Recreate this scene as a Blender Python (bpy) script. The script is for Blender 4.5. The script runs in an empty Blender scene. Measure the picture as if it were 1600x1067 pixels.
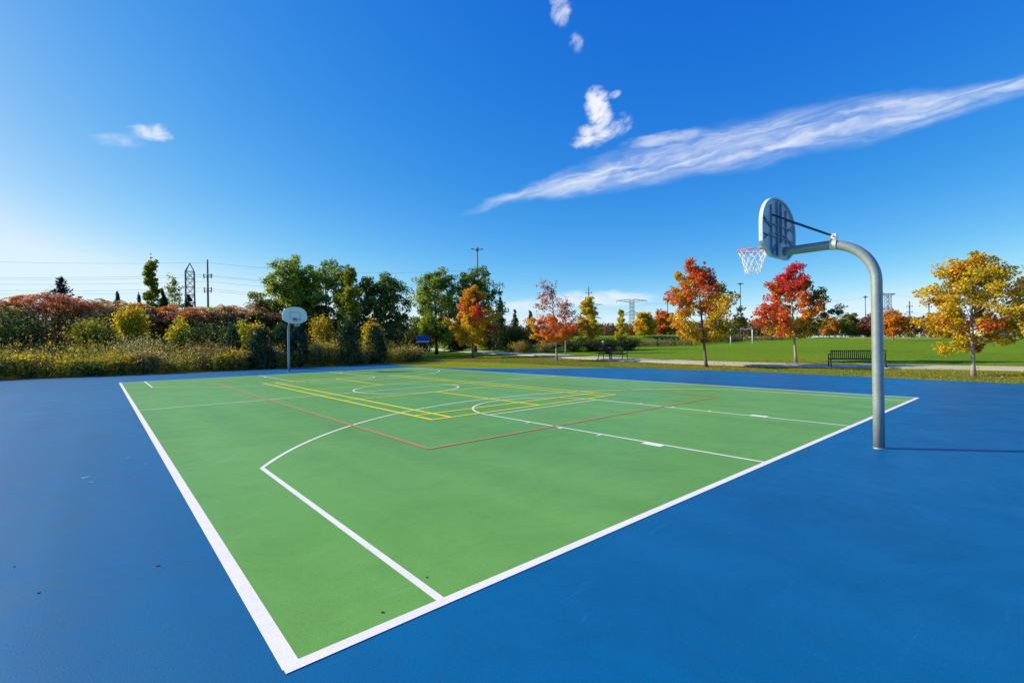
import bpy, bmesh, math, random
import numpy as np
from mathutils import Vector, Matrix

scene = bpy.context.scene
col = scene.collection
RNG = np.random.default_rng(7)

# ------------------------------------------------------------------ camera
CAM = np.array([-8.216, -15.237, 1.581])
YAW, PITCH, ROLL = math.radians(40.763), math.radians(-0.039), math.radians(-0.873)
fw = Vector((math.sin(YAW) * math.cos(PITCH), math.cos(YAW) * math.cos(PITCH), -math.sin(PITCH)))
rt = Vector((math.cos(YAW), -math.sin(YAW), 0))
up = rt.cross(fw)
rt2 = rt * math.cos(ROLL) + up * math.sin(ROLL)
up2 = -rt * math.sin(ROLL) + up * math.cos(ROLL)
cd = bpy.data.cameras.new('camera')
cam = bpy.data.objects.new('camera', cd)
col.objects.link(cam)
cam.matrix_world = Matrix(((rt2.x, up2.x, -fw.x, CAM[0]), (rt2.y, up2.y, -fw.y, CAM[1]), (rt2.z, up2.z, -fw.z, CAM[2]), (0, 0, 0, 1)))
cd.sensor_width = 36
cd.lens = 748.703 / 1600 * 36
cd.clip_start = 0.05
cd.clip_end = 6000
scene.camera = cam

# ------------------------------------------------------------------ exposure
scene.view_settings.view_transform = 'Standard'
scene.view_settings.look = 'None'
scene.view_settings.gamma = 1
scene.view_settings.use_curve_mapping = False
scene.view_settings.exposure = 0.46
scene.render.engine = 'CYCLES'
scene.cycles.use_denoising = True
scene.cycles.max_bounces = 6
scene.cycles.transparent_max_bounces = 8

# ------------------------------------------------------------------ sun and sky
SUN_AZ = math.radians(-38.5)      # compass angle from +Y towards +X
SUN_EL = math.radians(28)
sdir = Vector((math.sin(SUN_AZ) * math.cos(SUN_EL), math.cos(SUN_AZ) * math.cos(SUN_EL), math.sin(SUN_EL)))
sl = bpy.data.lights.new('sun', 'SUN')
sl.energy = 5.0
sl.angle = math.radians(0.53)
sl.color = (1.0, 0.85, 0.59)
so = bpy.data.objects.new('sun', sl)
col.objects.link(so)
so.rotation_euler = (-sdir).to_track_quat('-Z', 'Y').to_euler()
so.location = (-40, 60, 50)

world = bpy.data.worlds.new('World')
scene.world = world
world.use_nodes = True
world.cycles.sampling_method = 'MANUAL'
world.cycles.sample_map_resolution = 256
wt = world.node_tree
for n in list(wt.nodes):
    wt.nodes.remove(n)


def wn(t, **kw):
    n = wt.nodes.new(t)
    for k, v in kw.items():
        setattr(n, k, v)
    return n


def wl(a, b):
    wt.links.new(a, b)


def wmath(op, a, b=None, c=None, clamp=False):
    n = wn('ShaderNodeMath', operation=op, use_clamp=clamp)
    for i, v in enumerate((a, b, c)):
        if v is None:
            continue
        if isinstance(v, (int, float)):
            n.inputs[i].default_value = v
        else:
            wl(v, n.inputs[i])
    return n.outputs[0]


sky = wn('ShaderNodeTexSky', sky_type='NISHITA')
sky.sun_disc = False
sky.sun_elevation = SUN_EL
sky.sun_rotation = SUN_AZ
sky.altitude = 0
sky.air_density = 0.4
sky.dust_density = 0.25
sky.ozone_density = 3.0
# camera-like colour response: contrast in red, flat in blue
sc3 = wn('ShaderNodeSeparateColor')
wl(sky.outputs[0], sc3.inputs[0])
cc3 = wn('ShaderNodeCombineColor')
for i, (pw, gain, top) in enumerate(((2.2, 16.5, .70), (1.0, 2.32, .89), (.30, 1.16, 1.0))):
    v = wmath('MULTIPLY', wmath('POWER', wmath('MULTIPLY', sc3.outputs[i], .1), pw), gain)
    wl(wmath('MULTIPLY', wmath('SMOOTH_MIN', v, top, .25), 10.0), cc3.inputs[i])
geo = wn('ShaderNodeTexCoord')
sep = wn('ShaderNodeSeparateXYZ')
wl(geo.outputs['Generated'], sep.inputs[0])
az = wmath('DEGREES', wmath('ARCTAN2', sep.outputs[0], sep.outputs[1]))
el = wmath('DEGREES', wmath('ARCSINE', sep.outputs[2]))


def wsmooth(v, lo, hi):
    n = wn('ShaderNodeMapRange', interpolation_type='SMOOTHSTEP')
    n.inputs[1].default_value = lo
    n.inputs[2].default_value = hi
    n.inputs[3].default_value = 0
    n.inputs[4].default_value = 1
    wl(v, n.inputs[0])
    return n.outputs[0]


def wnoise(ax, ey, z, scale, detail, rough, dist=0.0):
    cv = wn('ShaderNodeCombineXYZ')
    for i, v in enumerate((ax, ey, z)):
        if isinstance(v, (int, float)):
            cv.inputs[i].default_value = v
        else:
            wl(v, cv.inputs[i])
    n = wn('ShaderNodeTexNoise')
    n.inputs['Scale'].default_value = scale
    n.inputs['Detail'].default_value = detail
    n.inputs['Roughness'].default_value = rough
    n.inputs['Distortion'].default_value = dist
    wl(cv.outputs[0], n.inputs['Vector'])
    return n.outputs[0]


def wcurve(v, pts, lo, hi):
    """piecewise curve of v (in degrees) with values scaled by the given range"""
    n = wn('ShaderNodeFloatCurve')
    x0, x1 = pts[0][0], pts[-1][0]
    c = n.mapping.curves[0]
    while len(c.points) < len(pts):
        c.points.new(0.5, 0.5)
    for p, (x, y) in zip(c.points, pts):
        p.location = ((x - x0) / (x1 - x0), (y - lo) / (hi - lo))
    n.mapping.update()
    m = wn('ShaderNodeMapRange')
    m.inputs[1].default_value = x0
    m.inputs[2].default_value = x1
    wl(v, m.inputs[0])
    wl(m.outputs[0], n.inputs['Value'])
    return wmath('MULTIPLY_ADD', n.outputs[0], hi - lo, lo)


# the long thin streak of cloud
streak = [(33.5, 15.0, .1), (37.2, 15.62, .42), (41.0, 16.73, .75), (48.7, 18.27, 1.5), (56.0, 19.15, 1.9), (62.9, 19.83, 2.1), (69.2, 20.0, 2.1), (74.8, 20.1, 1.9), (79.7, 19.92, 1.6), (84.1, 19.65, 1.2), (88, 19.47, .7), (96, 18.8, .1)]
cen = wcurve(az, [(a, e) for a, e, w in streak], 14, 21)
hw = wcurve(az, [(a, w) for a, e, w in streak], 0, 2.2)
warp = wnoise(wmath('MULTIPLY', az, .14), wmath('MULTIPLY', el, .35), 2.0, 1.0, 5, .55)
off = wmath('ADD', wmath('SUBTRACT', el, cen), wmath('MULTIPLY', wmath('SUBTRACT', warp, .5), 2.6))
rel = wmath('DIVIDE', off, wmath('MAXIMUM', hw, .08))
body = wmath('SUBTRACT', 1.0, wsmooth(wmath('ABSOLUTE', rel), .0, 1.35))
shear = wmath('SUBTRACT', off, wmath('MULTIPLY', az, .05))
fib = wnoise(wmath('MULTIPLY', az, .06), wmath('MULTIPLY', shear, 1.3), 5.0, 1.5, 8, .6, .25)
fib2 = wnoise(wmath('MULTIPLY', az, .13), wmath('MULTIPLY', off, .55), 1.0, 1.3, 6, .55, .5)
m1 = wmath('MULTIPLY', body, wmath('MULTIPLY', wmath('ADD', wmath('MULTIPLY', wsmooth(fib, .28, .74), .7), .38), wmath('ADD', wmath('MULTIPLY', wsmooth(fib2, .28, .62), .8), .22)), clamp=True)
m1 = wmath('MULTIPLY', m1, wmath('MULTIPLY', wsmooth(hw, .1, .9), .86))


def puff(a0, e0, ra, re, tilt, amt, z, ns=.55, lo=.42, hi=.7, stretch=1.0):
    da = wmath('SUBTRACT', az, a0)
    de = wmath('SUBTRACT', el, e0)
    c, s = math.cos(tilt), math.sin(tilt)
    u = wmath('ADD', wmath('MULTIPLY', da, c), wmath('MULTIPLY', de, s))
    v = wmath('SUBTRACT', wmath('MULTIPLY', de, c), wmath('MULTIPLY', da, s))
    r2 = wmath('ADD', wmath('POWER', wmath('DIVIDE', u, ra), 2.0), wmath('POWER', wmath('DIVIDE', v, re), 2.0))
    g = wmath('SUBTRACT', 1.0, wsmooth(r2, 0.0, 1.7))
    n = wnoise(wmath('MULTIPLY', u, ns / stretch), wmath('MULTIPLY', v, ns), z, 1.0, 7, .6, .35)
    thr = wmath('ADD', n, wmath('MULTIPLY', wmath('SUBTRACT', g, .75), .45))
    return wmath('MULTIPLY', wmath('MULTIPLY', wsmooth(thr, lo, hi), g), amt, clamp=True)


masks = [m1,
         puff(51.4, 25.4, 1.7, 2.6, .25, 1.0, 3.3, .75, .36, .72, 1.6),
         puff(50.7, 22.9, 3.1, 1.5, .12, .95, 8.1, .75, .36, .74, 1.8),
         puff(53.6, 23.4, 2.2, 1.2, .5, .7, 28.1, .8, .38, .76, 1.8),
         puff(59.0, 21.8, 6.0, 1.0, .03, .55, 18.1, .7, .38, .78, 3.5),
         puff(4.4, 19.9, 2.3, .9, .15, .8, 4.7, .8, .38, .76, 2.0),
         puff(2.0, 18.7, 2.8, .8, .2, .35, 14.7, .8, .38, .85, 2.0),
         puff(47.2, 34.6, 1.6, 1.9, .5, .75, 6.1, .8, .40, .78, 1.8),
         puff(49.0, 31.5, 1.1, 1.1, .5, .5, 9.4, .9, .40, .8, 1.8),
         puff(53.2, 26.6, 1.0, .5, .2, .55, 12.4, 1.0, .38, .78, 1.8),
         puff(50.5, 4.9, 9.5, 1.2, 0.0, .75, 2.2, .7, .34, .72, 3.0),
         puff(41.5, 4.1, 7, .9, 0.0, .6, 21.2, .7, .34, .72, 3.0)]
tot = masks[0]
for m in masks[1:]:
    tot = wmath('MAXIMUM', tot, m)
mix = wn('ShaderNodeMix', data_type='RGBA')
wl(tot, mix.inputs['Factor'])
wl(cc3.outputs[0], mix.inputs['A'])
mix.inputs['B'].default_value = (8.8, 9.2, 9.9, 1)
bg = wn('ShaderNodeBackground')
bg.inputs['Strength'].default_value = 0.075
wl(mix.outputs['Result'], bg.inputs['Color'])
wo = wn('ShaderNodeOutputWorld')
wl(bg.outputs[0], wo.inputs['Surface'])


# ------------------------------------------------------------------ helpers
def new_mat(name):
    m = bpy.data.materials.new(name)
    m.use_nodes = True
    nt = m.node_tree
    b = nt.nodes['Principled BSDF']
    return m, nt, b


def nd(nt, t, **kw):
    n = nt.nodes.new(t)
    for k, v in kw.items():
        setattr(n, k, v)
    return n


def tex_noise(nt, scale, detail=4, rough=.55, vec=None, dist=0.0):
    n = nd(nt, 'ShaderNodeTexNoise')
    n.inputs['Scale'].default_value = scale
    n.inputs['Detail'].default_value = detail
    n.inputs['Roughness'].default_value = rough
    n.inputs['Distortion'].default_value = dist
    if vec is not None:
        nt.links.new(vec, n.inputs['Vector'])
    return n.outputs[0]


def ramp(nt, v, stops):
    r = nd(nt, 'ShaderNodeValToRGB')
    e = r.color_ramp.elements
    while len(e) < len(stops):
        e.new(.5)
    for el_, (p, c) in zip(e, stops):
        el_.position = p
        el_.color = (c, c, c, 1) if isinstance(c, (int, float)) else (*c, 1)
    nt.links.new(v, r.inputs[0])
    return r.outputs[0]


def mixc(nt, f, a, b, mode='MIX'):
    m = nd(nt, 'ShaderNodeMix', data_type='RGBA', blend_type=mode)
    for k, v in (('Factor', f), ('A', a), ('B', b)):
        if isinstance(v, (int, float)):
            m.inputs[k].default_value = v
        elif isinstance(v, tuple):
            m.inputs[k].default_value = (*v, 1)
        else:
            nt.links.new(v, m.inputs[k])
    return m.outputs['Result']


def objco(nt, scale=(1, 1, 1)):
    tc = nd(nt, 'ShaderNodeTexCoord')
    mp = nd(nt, 'ShaderNodeMapping')
    mp.inputs['Scale'].default_value = scale
    nt.links.new(tc.outputs['Object'], mp.inputs[0])
    return mp.outputs[0]


def bump(nt, b, h, strength, dist):
    bp = nd(nt, 'ShaderNodeBump')
    bp.inputs['Strength'].default_value = strength
    bp.inputs['Distance'].default_value = dist
    nt.links.new(h, bp.inputs['Height'])
    nt.links.new(bp.outputs[0], b.inputs['Normal'])


def plain(name, c, rough=.6, metal=0.0, var=.12, scale=8.0, spec=.4, bmp=0.0):
    m, nt, b = new_mat(name)
    v = objco(nt)
    n = tex_noise(nt, scale, 5, .6, v)
    f = ramp(nt, n, [(.3, 1 - var), (.7, 1 + var)])
    cc = mixc(nt, 1.0, tuple(c), f, 'MULTIPLY')
    nt.links.new(cc, b.inputs['Base Color'])
    b.inputs['Roughness'].default_value = rough
    b.inputs['Metallic'].default_value = metal
    b.inputs['Specular IOR Level'].default_value = spec
    if bmp:
        bump(nt, b, n, bmp, .01)
    return m


def foliage_mat(name, trans=.35, gloss=.05):
    m = bpy.data.materials.new(name)
    m.use_nodes = True
    nt = m.node_tree
    nt.nodes.remove(nt.nodes['Principled BSDF'])
    out = nt.nodes['Material Output']
    at = nd(nt, 'ShaderNodeAttribute', attribute_name='Col')
    d = nd(nt, 'ShaderNodeBsdfDiffuse')
    t = nd(nt, 'ShaderNodeBsdfTranslucent')
    g = nd(nt, 'ShaderNodeBsdfGlossy')
    g.inputs['Roughness'].default_value = .45
    g.inputs['Color'].default_value = (.8, .8, .8, 1)
    nt.links.new(at.outputs['Color'], d.inputs['Color'])
    nt.links.new(at.outputs['Color'], t.inputs['Color'])
    a = nd(nt, 'ShaderNodeMixShader')
    a.inputs[0].default_value = trans
    nt.links.new(d.outputs[0], a.inputs[1])
    nt.links.new(t.outputs[0], a.inputs[2])
    c = nd(nt, 'ShaderNodeMixShader')
    c.inputs[0].default_value = gloss
    nt.links.new(a.outputs[0], c.inputs[1])
    nt.links.new(g.outputs[0], c.inputs[2])
    nt.links.new(c.outputs[0], out.inputs['Surface'])
    return m


class MB:
    """collects shapes; build() links them as ONE mesh object"""

    def __init__(s):
        s.v, s.f = [], []

    def add(s, V, F):
        k = len(s.v)
        s.v.extend([tuple(map(float, p)) for p in V])
        s.f.extend([tuple(i + k for i in f) for f in F])
        return s

    def box(s, x0, x1, y0, y1, z0, z1, M=None):
        V = [(x0, y0, z0), (x1, y0, z0), (x1, y1, z0), (x0, y1, z0), (x0, y0, z1), (x1, y0, z1), (x1, y1, z1), (x0, y1, z1)]
        if M is not None:
            V = [M @ Vector(p) for p in V]
        return s.add(V, [(3, 2, 1, 0), (4, 5, 6, 7), (0, 1, 5, 4), (1, 2, 6, 5), (2, 3, 7, 6), (3, 0, 4, 7)])

    def tube(s, pts, radii, sides=8, cap=True, closed=False):
        pts = [Vector(p) for p in pts]
        n = len(pts)
        if isinstance(radii, (int, float)):
            radii = [radii] * n
        V, F = [], []
        ref = None
        for i, p in enumerate(pts):
            if closed:
                t = pts[(i + 1) % n] - pts[i - 1]
            else:
                t = pts[min(i + 1, n - 1)] - pts[max(i - 1, 0)]
            if t.length < 1e-9:
                t = Vector((0, 0, 1))
            t.normalize()
            if ref is None:
                ref = Vector((1, 0, 0)) if abs(t.x) < .8 else Vector((0, 1, 0))
            a = ref - t * ref.dot(t)
            a.normalize()
            b = t.cross(a)
            ref = a
            for k in range(sides):
                w = 2 * math.pi * k / sides
                V.append(p + (a * math.cos(w) + b * math.sin(w)) * radii[i])
        m = n if closed else n - 1
        for i in range(m):
            j = (i + 1) % n
            for k in range(sides):
                l = (k + 1) % sides
                F.append((i * sides + k, i * sides + l, j * sides + l, j * sides + k))
        if cap and not closed:
            F.append(tuple(range(sides - 1, -1, -1)))
            F.append(tuple((n - 1) * sides + k for k in range(sides)))
        return s.add(V, F)

    def prism(s, outline, d0, d1, fn):
        """outline of 2-D points extruded from d0 to d1; fn(u, v, d) gives the 3-D point"""
        n = len(outline)
        V = [fn(u, v, d0) for u, v in outline] + [fn(u, v, d1) for u, v in outline]
        F = [tuple(range(n - 1, -1, -1)), tuple(range(n, 2 * n))]
        F += [(i, (i + 1) % n, n + (i + 1) % n, n + i) for i in range(n)]
        return s.add(V, F)

    def build(s, name, mat, parent=None, smooth=False, loc=None):
        me = bpy.data.meshes.new(name)
        me.from_pydata(s.v, [], s.f)
        me.update()
        if smooth:
            me.shade_smooth()
        if mat is not None:
            me.materials.append(mat)
        return link(name, me, parent, loc)


def link(name, me, parent=None, loc=None):
    o = bpy.data.objects.new(name, me)
    col.objects.link(o)
    if parent is not None:
        o.parent = parent
    if loc is not None:
        o.location = loc
    return o


def thing(name, label, cat, loc=(0, 0, 0), rz=0.0, group=None):
    o = bpy.data.objects.new(name, None)
    col.objects.link(o)
    o.location = loc
    o.rotation_euler = (0, 0, rz)
    o.empty_display_size = .2
    return tag(o, label, cat, group)


def tag(o, label=None, cat=None, group=None, kind=None):
    if label:
        o['label'] = label
    if cat:
        o['category'] = cat
    if group:
        o['group'] = group
    if kind:
        o['kind'] = kind
    return o


def quad_mesh(name, V, mat, parent=None, colr=None, per=4):
    """V: (n, per, 3) array of separate small faces; colr: (n, 3)"""
    n = len(V)
    me = bpy.data.meshes.new(name)
    me.vertices.add(n * per)
    me.vertices.foreach_set('co', np.ascontiguousarray(V, dtype=np.float32).reshape(-1))
    me.loops.add(n * per)
    me.loops.foreach_set('vertex_index', np.arange(n * per, dtype=np.int32))
    me.polygons.add(n)
    me.polygons.foreach_set('loop_start', np.arange(0, n * per, per, dtype=np.int32))
    try:
        me.polygons.foreach_set('loop_total', np.full(n, per, dtype=np.int32))
    except Exception:
        pass
    me.update(calc_edges=True)
    if colr is not None:
        ca = me.color_attributes.new('Col', 'FLOAT_COLOR', 'POINT')
        c4 = np.ones((n, per, 4), dtype=np.float32)
        c4[:, :, :3] = np.asarray(colr, dtype=np.float32)[:, None, :]
        ca.data.foreach_set('color', c4.reshape(-1))
    me.materials.append(mat)
    return link(name, me, parent)


def unit(a):
    return a / np.maximum(np.linalg.norm(a, axis=-1, keepdims=True), 1e-9)


def leaf_quads(P, N, T, L, W, fold=.12):
    """diamond leaves at P with normals N, direction T, length L and width W"""
    T = unit(T - N * (T * N).sum(-1, keepdims=True))
    B = np.cross(N, T)
    L = np.asarray(L).reshape(-1, 1)
    W = np.asarray(W).reshape(-1, 1)
    V = np.empty((len(P), 4, 3))
    V[:, 0] = P - T * L * .5
    V[:, 1] = P + B * W * .5 + N * L * fold + T * L * .08
    V[:, 2] = P + T * L * .5
    V[:, 3] = P - B * W * .5 + N * L * fold + T * L * .08
    return V


def pnoise(P, f, seed):
    """cheap smooth noise in -1..1"""
    r = np.random.default_rng(seed)
    s = np.zeros(len(P))
    for i in range(6):
        k = r.normal(size=3) * f * (1 + .35 * i)
        s += np.sin(P @ k + r.uniform(0, 6.28)) / (1 + .25 * i)
    return s / 2.6


def jitter(c, rng, b=.25, h=.08):
    c = c * (1 + rng.uniform(-b, b, (len(c), 1))) * (1 + rng.uniform(-h, h, c.shape))
    return np.clip(c, .002, .95)


FW2 = np.array([math.sin(YAW), math.cos(YAW)])
RT2 = np.array([math.cos(YAW), -math.sin(YAW)])


def sstep(x, a, b):
    t = np.clip((x - a) / (b - a), 0, 1)
    return t * t * (3 - 2 * t)


def ground_z(x, y):
    """the park falls gently towards the court; a grassed bank rises behind the chain-link fence"""
    x = np.asarray(x, float)
    y = np.asarray(y, float)
    dx, dy = x + 8.216, y + 15.237
    D = dx * FW2[0] + dy * FW2[1]
    a = (dx * RT2[0] + dy * RT2[1]) / np.maximum(D, 1)
    k = np.interp(a, [-.35, .05, .65, 1.07], [0, .011, .011, .004])
    z = k * np.clip(D - 25, 0, 150)
    bank = sstep(D, 77, 90) * (1 - sstep(D, 112, 150)) * sstep(a, .06, .12) * (1 - sstep(a, .33, .48))
    return np.where(D > 0, z + 1.75 * bank, 0.0)


def gz(x, y):
    return float(ground_z(x, y))


# ------------------------------------------------------------------ materials
def court_mat(name, c, dark, light, scuff):
    m, nt, b = new_mat(name)
    v = objco(nt)
    big = tex_noise(nt, .22, 4, .6, v, .3)
    mid = tex_noise(nt, 1.6, 5, .65, v, .5)
    fine = tex_noise(nt, 95, 3, .7, v)
    cc = mixc(nt, ramp(nt, big, [(.3, 0.0), (.72, 1.0)]), tuple(dark), tuple(light))
    cc = mixc(nt, ramp(nt, mid, [(.42, 0.0), (.8, .5)]), cc, tuple(c))
    grime = tex_noise(nt, .8, 8, .74, v, 1.4)
    cc = mixc(nt, 1.0, cc, ramp(nt, grime, [(.3, .87), (.5, 1.0), (.72, 1.09)]), 'MULTIPLY')
    # squeegee passes run along the court, each pass a slightly different coat
    pas = tex_noise(nt, 1.0, 2, .5, objco(nt, (1.7, .05, 1)))
    cc = mixc(nt, 1.0, cc, ramp(nt, pas, [(.35, .94), (.65, 1.05)]), 'MULTIPLY')
    cc = mixc(nt, 1.0, cc, ramp(nt, fine, [(.25, .76), (.75, 1.2)]), 'MULTIPLY')

    def marks(rot, sc, scale, th, soft, amt, colr, dist=.8):
        nonlocal cc
        mp = nd(nt, 'ShaderNodeMapping')
        mp.inputs['Rotation'].default_value = (0, 0, rot)
        mp.inputs['Scale'].default_value = sc
        nt.links.new(v, mp.inputs[0])
        n = tex_noise(nt, scale, 5, .7, mp.outputs[0], dist)
        cc = mixc(nt, ramp(nt, n, [(th - soft, 0.0), (th, amt)]), cc, tuple(colr))
    marks(.5, (.8, 7, 1), 2.2, .725, .10, .5, scuff)
    marks(-.9, (1.1, 12, 1), 2.0, .735, .08, .45, scuff)
    marks(1.25, (.5, 16, 1), 2.6, .735, .06, .45, scuff, 1.5)
    marks(.2, (1, 1, 1), 1.1, .78, .12, .22, [x * .55 for x in c], 2.0)
    marks(0, (1, 1, 1), 9.0, .83, .03, .5, [x * .35 for x in c], .3)
    nt.links.new(cc, b.inputs['Base Color'])
    nt.links.new(ramp(nt, grime, [(.3, .55), (.7, .42)]), b.inputs['Roughness'])
    b.inputs['Specular IOR Level'].default_value = .34
    b.inputs['Specular Tint'].default_value = (.5, 1.0, .9, 1)
    bump(nt, b, fine, .4, .004)
    return m


M_BLUE = court_mat('blue_court_paint', (.0, .114, .295), (.0, .100, .275), (.0, .128, .315), (.02, .19, .36))
M_GREEN = court_mat('green_court_paint', (.135, .36, .060), (.12, .338, .055), (.162, .382, .072), (.26, .46, .17))


def line_mat(name, c, worn, amount):
    m, nt, b = new_mat(name)
    v = objco(nt)
    n = tex_noise(nt, 3.5, 8, .75, v, .6)
    cc = mixc(nt, ramp(nt, n, [(.55 - amount * .4, 0.0), (.80 - amount * .35, amount)]), tuple(c), tuple(worn))
    g = tex_noise(nt, 26, 6, .75, v)
    cc = mixc(nt, ramp(nt, g, [(.60, 0.0), (.72, .25 + amount * .5)]), cc, tuple(worn))
    f = tex_noise(nt, 95, 3, .7, v)
    cc = mixc(nt, 1.0, cc, ramp(nt, f, [(.25, .84), (.75, 1.08)]), 'MULTIPLY')
    nt.links.new(cc, b.inputs['Base Color'])
    b.inputs['Roughness'].default_value = .6
    b.inputs['Specular IOR Level'].default_value = .25
    bump(nt, b, f, .35, .004)
    return m


M_WHITE = line_mat('white_line_paint', (.86, .86, .82), (.52, .6, .5), .22)
M_YELLOW = line_mat('yellow_line_paint', (.90, .82, .01), (.6, .64, .05), .2)
M_RED = line_mat('faded_red_line_paint', (.60, .22, .15), (.30, .32, .12), .55)

def galvanised():
    m, nt, b_ = new_mat('galvanised_steel')
    v = objco(nt)
    n1 = tex_noise(nt, 3.0, 6, .7, v, .6)
    n2 = tex_noise(nt, 38, 4, .6, v)
    st = objco(nt, (30, 30, 1.2))
    n3 = tex_noise(nt, 1.0, 4, .6, st)
    c = mixc(nt, ramp(nt, n1, [(.3, 0.0), (.7, 1.0)]), (.21, .27, .29), (.32, .37, .385))
    c = mixc(nt, 1.0, c, ramp(nt, n2, [(.3, .86), (.7, 1.12)]), 'MULTIPLY')
    c = mixc(nt, ramp(nt, n3, [(.58, 0.0), (.78, .5)]), c, (.22, .25, .24))
    c = mixc(nt, ramp(nt, tex_noise(nt, 5.5, 8, .75, v, 1.0), [(.66, 0.0), (.74, .6)]), c, (.52, .54, .56))
    nt.links.new(c, b_.inputs['Base Color'])
    nt.links.new(ramp(nt, n1, [(.3, .55), (.7, .42)]), b_.inputs['Roughness'])
    b_.inputs['Metallic'].default_value = .3
    bump(nt, b_, n2, .12, .003)
    return m


M_GALV = galvanised()
M_GALV2 = plain('bright_clamp_steel', (.72, .74, .74), .4, .5, .1, 20)
M_BOARD = plain('backboard_grey_white', (.50, .60, .66), .5, .0, .10, 6)
M_BOARDF = plain('backboard_front_white', (.74, .79, .80), .45, .0, .08, 4)
M_DARKB = plain('brace_dark_steel', (.06, .09, .14), .45, .5, .15, 20)
M_RIBS = plain('rib_grey', (.22, .30, .38), .5, .2, .15, 20)
M_RIM = plain('rim_red', (.72, .10, .13), .45, .0, .15, 30)
M_NET = plain('net_white', (.82, .83, .85), .8, .0, .1, 60)
M_BLACK = plain('black_powder_coat', (.012, .014, .018), .42, .0, .2, 20)
M_BARK = plain('grey_brown_bark', (.16, .125, .10), .9, .0, .35, 26, .2, .6)
M_BARKP = plain('pale_bark', (.34, .30, .26), .9, .0, .25, 22, .2, .5)
M_STEM = plain('dark_stem', (.06, .045, .035), .9, .0, .3, 20, .2)
M_CONC = plain('path_concrete', (.52, .465, .355), .85, .0, .12, 2.5, .3, .2)
M_STEEL = plain('distant_steel', (.09, .13, .18), .7, .3, .1, 1)
M_FARST = plain('hazed_tower_steel', (.26, .34, .42), .7, .1, .06, 1)  # tower steel made paler and bluer, distance haze put into the colour
M_WIRE = plain('wire_aluminium', (.20, .26, .33), .6, .2, .05, 1)
M_POLE = plain('utility_pole_grey', (.14, .16, .18), .7, .1, .15, 2)
M_WPOST = plain('white_post_paint', (.80, .81, .80), .5, .0, .06, 6)
M_LEAF = foliage_mat('leaf', .5, .03)
M_NEEDLE = foliage_mat('needle', .25, .03)
M_GRASSB = foliage_mat('grass_blade', .3, .03)
M_SOIL = plain('bare_soil', (.20, .15, .075), .95, .0, .35, 9, .2, .6)


def ground_material():
    m, nt, b = new_mat('lawn_grass')
    v = objco(nt)
    big = tex_noise(nt, .05, 4, .6, v)
    mid = tex_noise(nt, .6, 6, .7, v, .4)
    fine = tex_noise(nt, 14, 6, .75, v, .3)
    green = mixc(nt, ramp(nt, big, [(.35, 0.0), (.65, 1.0)]), (.105, .23, .010), (.16, .285, .014))
    green = mixc(nt, ramp(nt, mid, [(.42, 0.0), (.75, .6)]), green, (.23, .27, .022))
    patch = tex_noise(nt, .25, 7, .75, v, 1.0)
    green = mixc(nt, ramp(nt, patch, [(.60, 0.0), (.75, .45)]), green, (.27, .25, .05))
    green = mixc(nt, 1.0, green, ramp(nt, tex_noise(nt, 2.6, 6, .75, v, .5), [(.3, .72), (.7, 1.25)]), 'MULTIPLY')
    dry = mixc(nt, ramp(nt, mid, [(.35, 0.0), (.7, 1.0)]), (.17, .25, .012), (.31, .29, .03))
    sp = nd(nt, 'ShaderNodeSeparateXYZ')
    nt.links.new(v, sp.inputs[0])
    mr = nd(nt, 'ShaderNodeMapRange', interpolation_type='SMOOTHSTEP')
    mr.inputs[1].default_value = 19.0
    mr.inputs[2].default_value = 23.5
    nt.links.new(sp.outputs[0], mr.inputs[0])
    cc = mixc(nt, mr.outputs[0], dry, green)
    cc = mixc(nt, 1.0, cc, ramp(nt, fine, [(.25, .55), (.75, 1.4)]), 'MULTIPLY')
    nt.links.new(cc, b.inputs['Base Color'])
    b.inputs['Roughness'].default_value = .95
    b.inputs['Specular IOR Level'].default_value = .03
    bump(nt, b, fine, .9, .06)
    return m


M_LAWN = ground_material()

# ------------------------------------------------------------------ ground
xs = np.concatenate([np.linspace(-1500, -120, 12), np.linspace(-100, 20, 31), np.linspace(22, 160, 70), np.linspace(170, 400, 24), np.linspace(450, 3000, 16)])
ys = np.concatenate([np.linspace(-1500, -120, 12), np.linspace(-100, 20, 31), np.linspace(22, 130, 55), np.linspace(140, 400, 20), np.linspace(450, 3000, 16)])
GX, GY = np.meshgrid(xs, ys, indexing='ij')
GZ = ground_z(GX, GY) - .03
nx, ny = GX.shape
idx = np.arange(nx * ny).reshape(nx, ny)
faces = np.stack([idx[:-1, :-1], idx[1:, :-1], idx[1:, 1:], idx[:-1, 1:]], -1).reshape(-1, 4)
me = bpy.data.meshes.new('lawn')
me.from_pydata(np.stack([GX, GY, GZ], -1).reshape(-1, 3).tolist(), [], faces.tolist())
me.shade_smooth()
me.materials.append(M_LAWN)
tag(link('lawn', me), kind='structure', label='mown green lawn of the park around the court')

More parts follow.
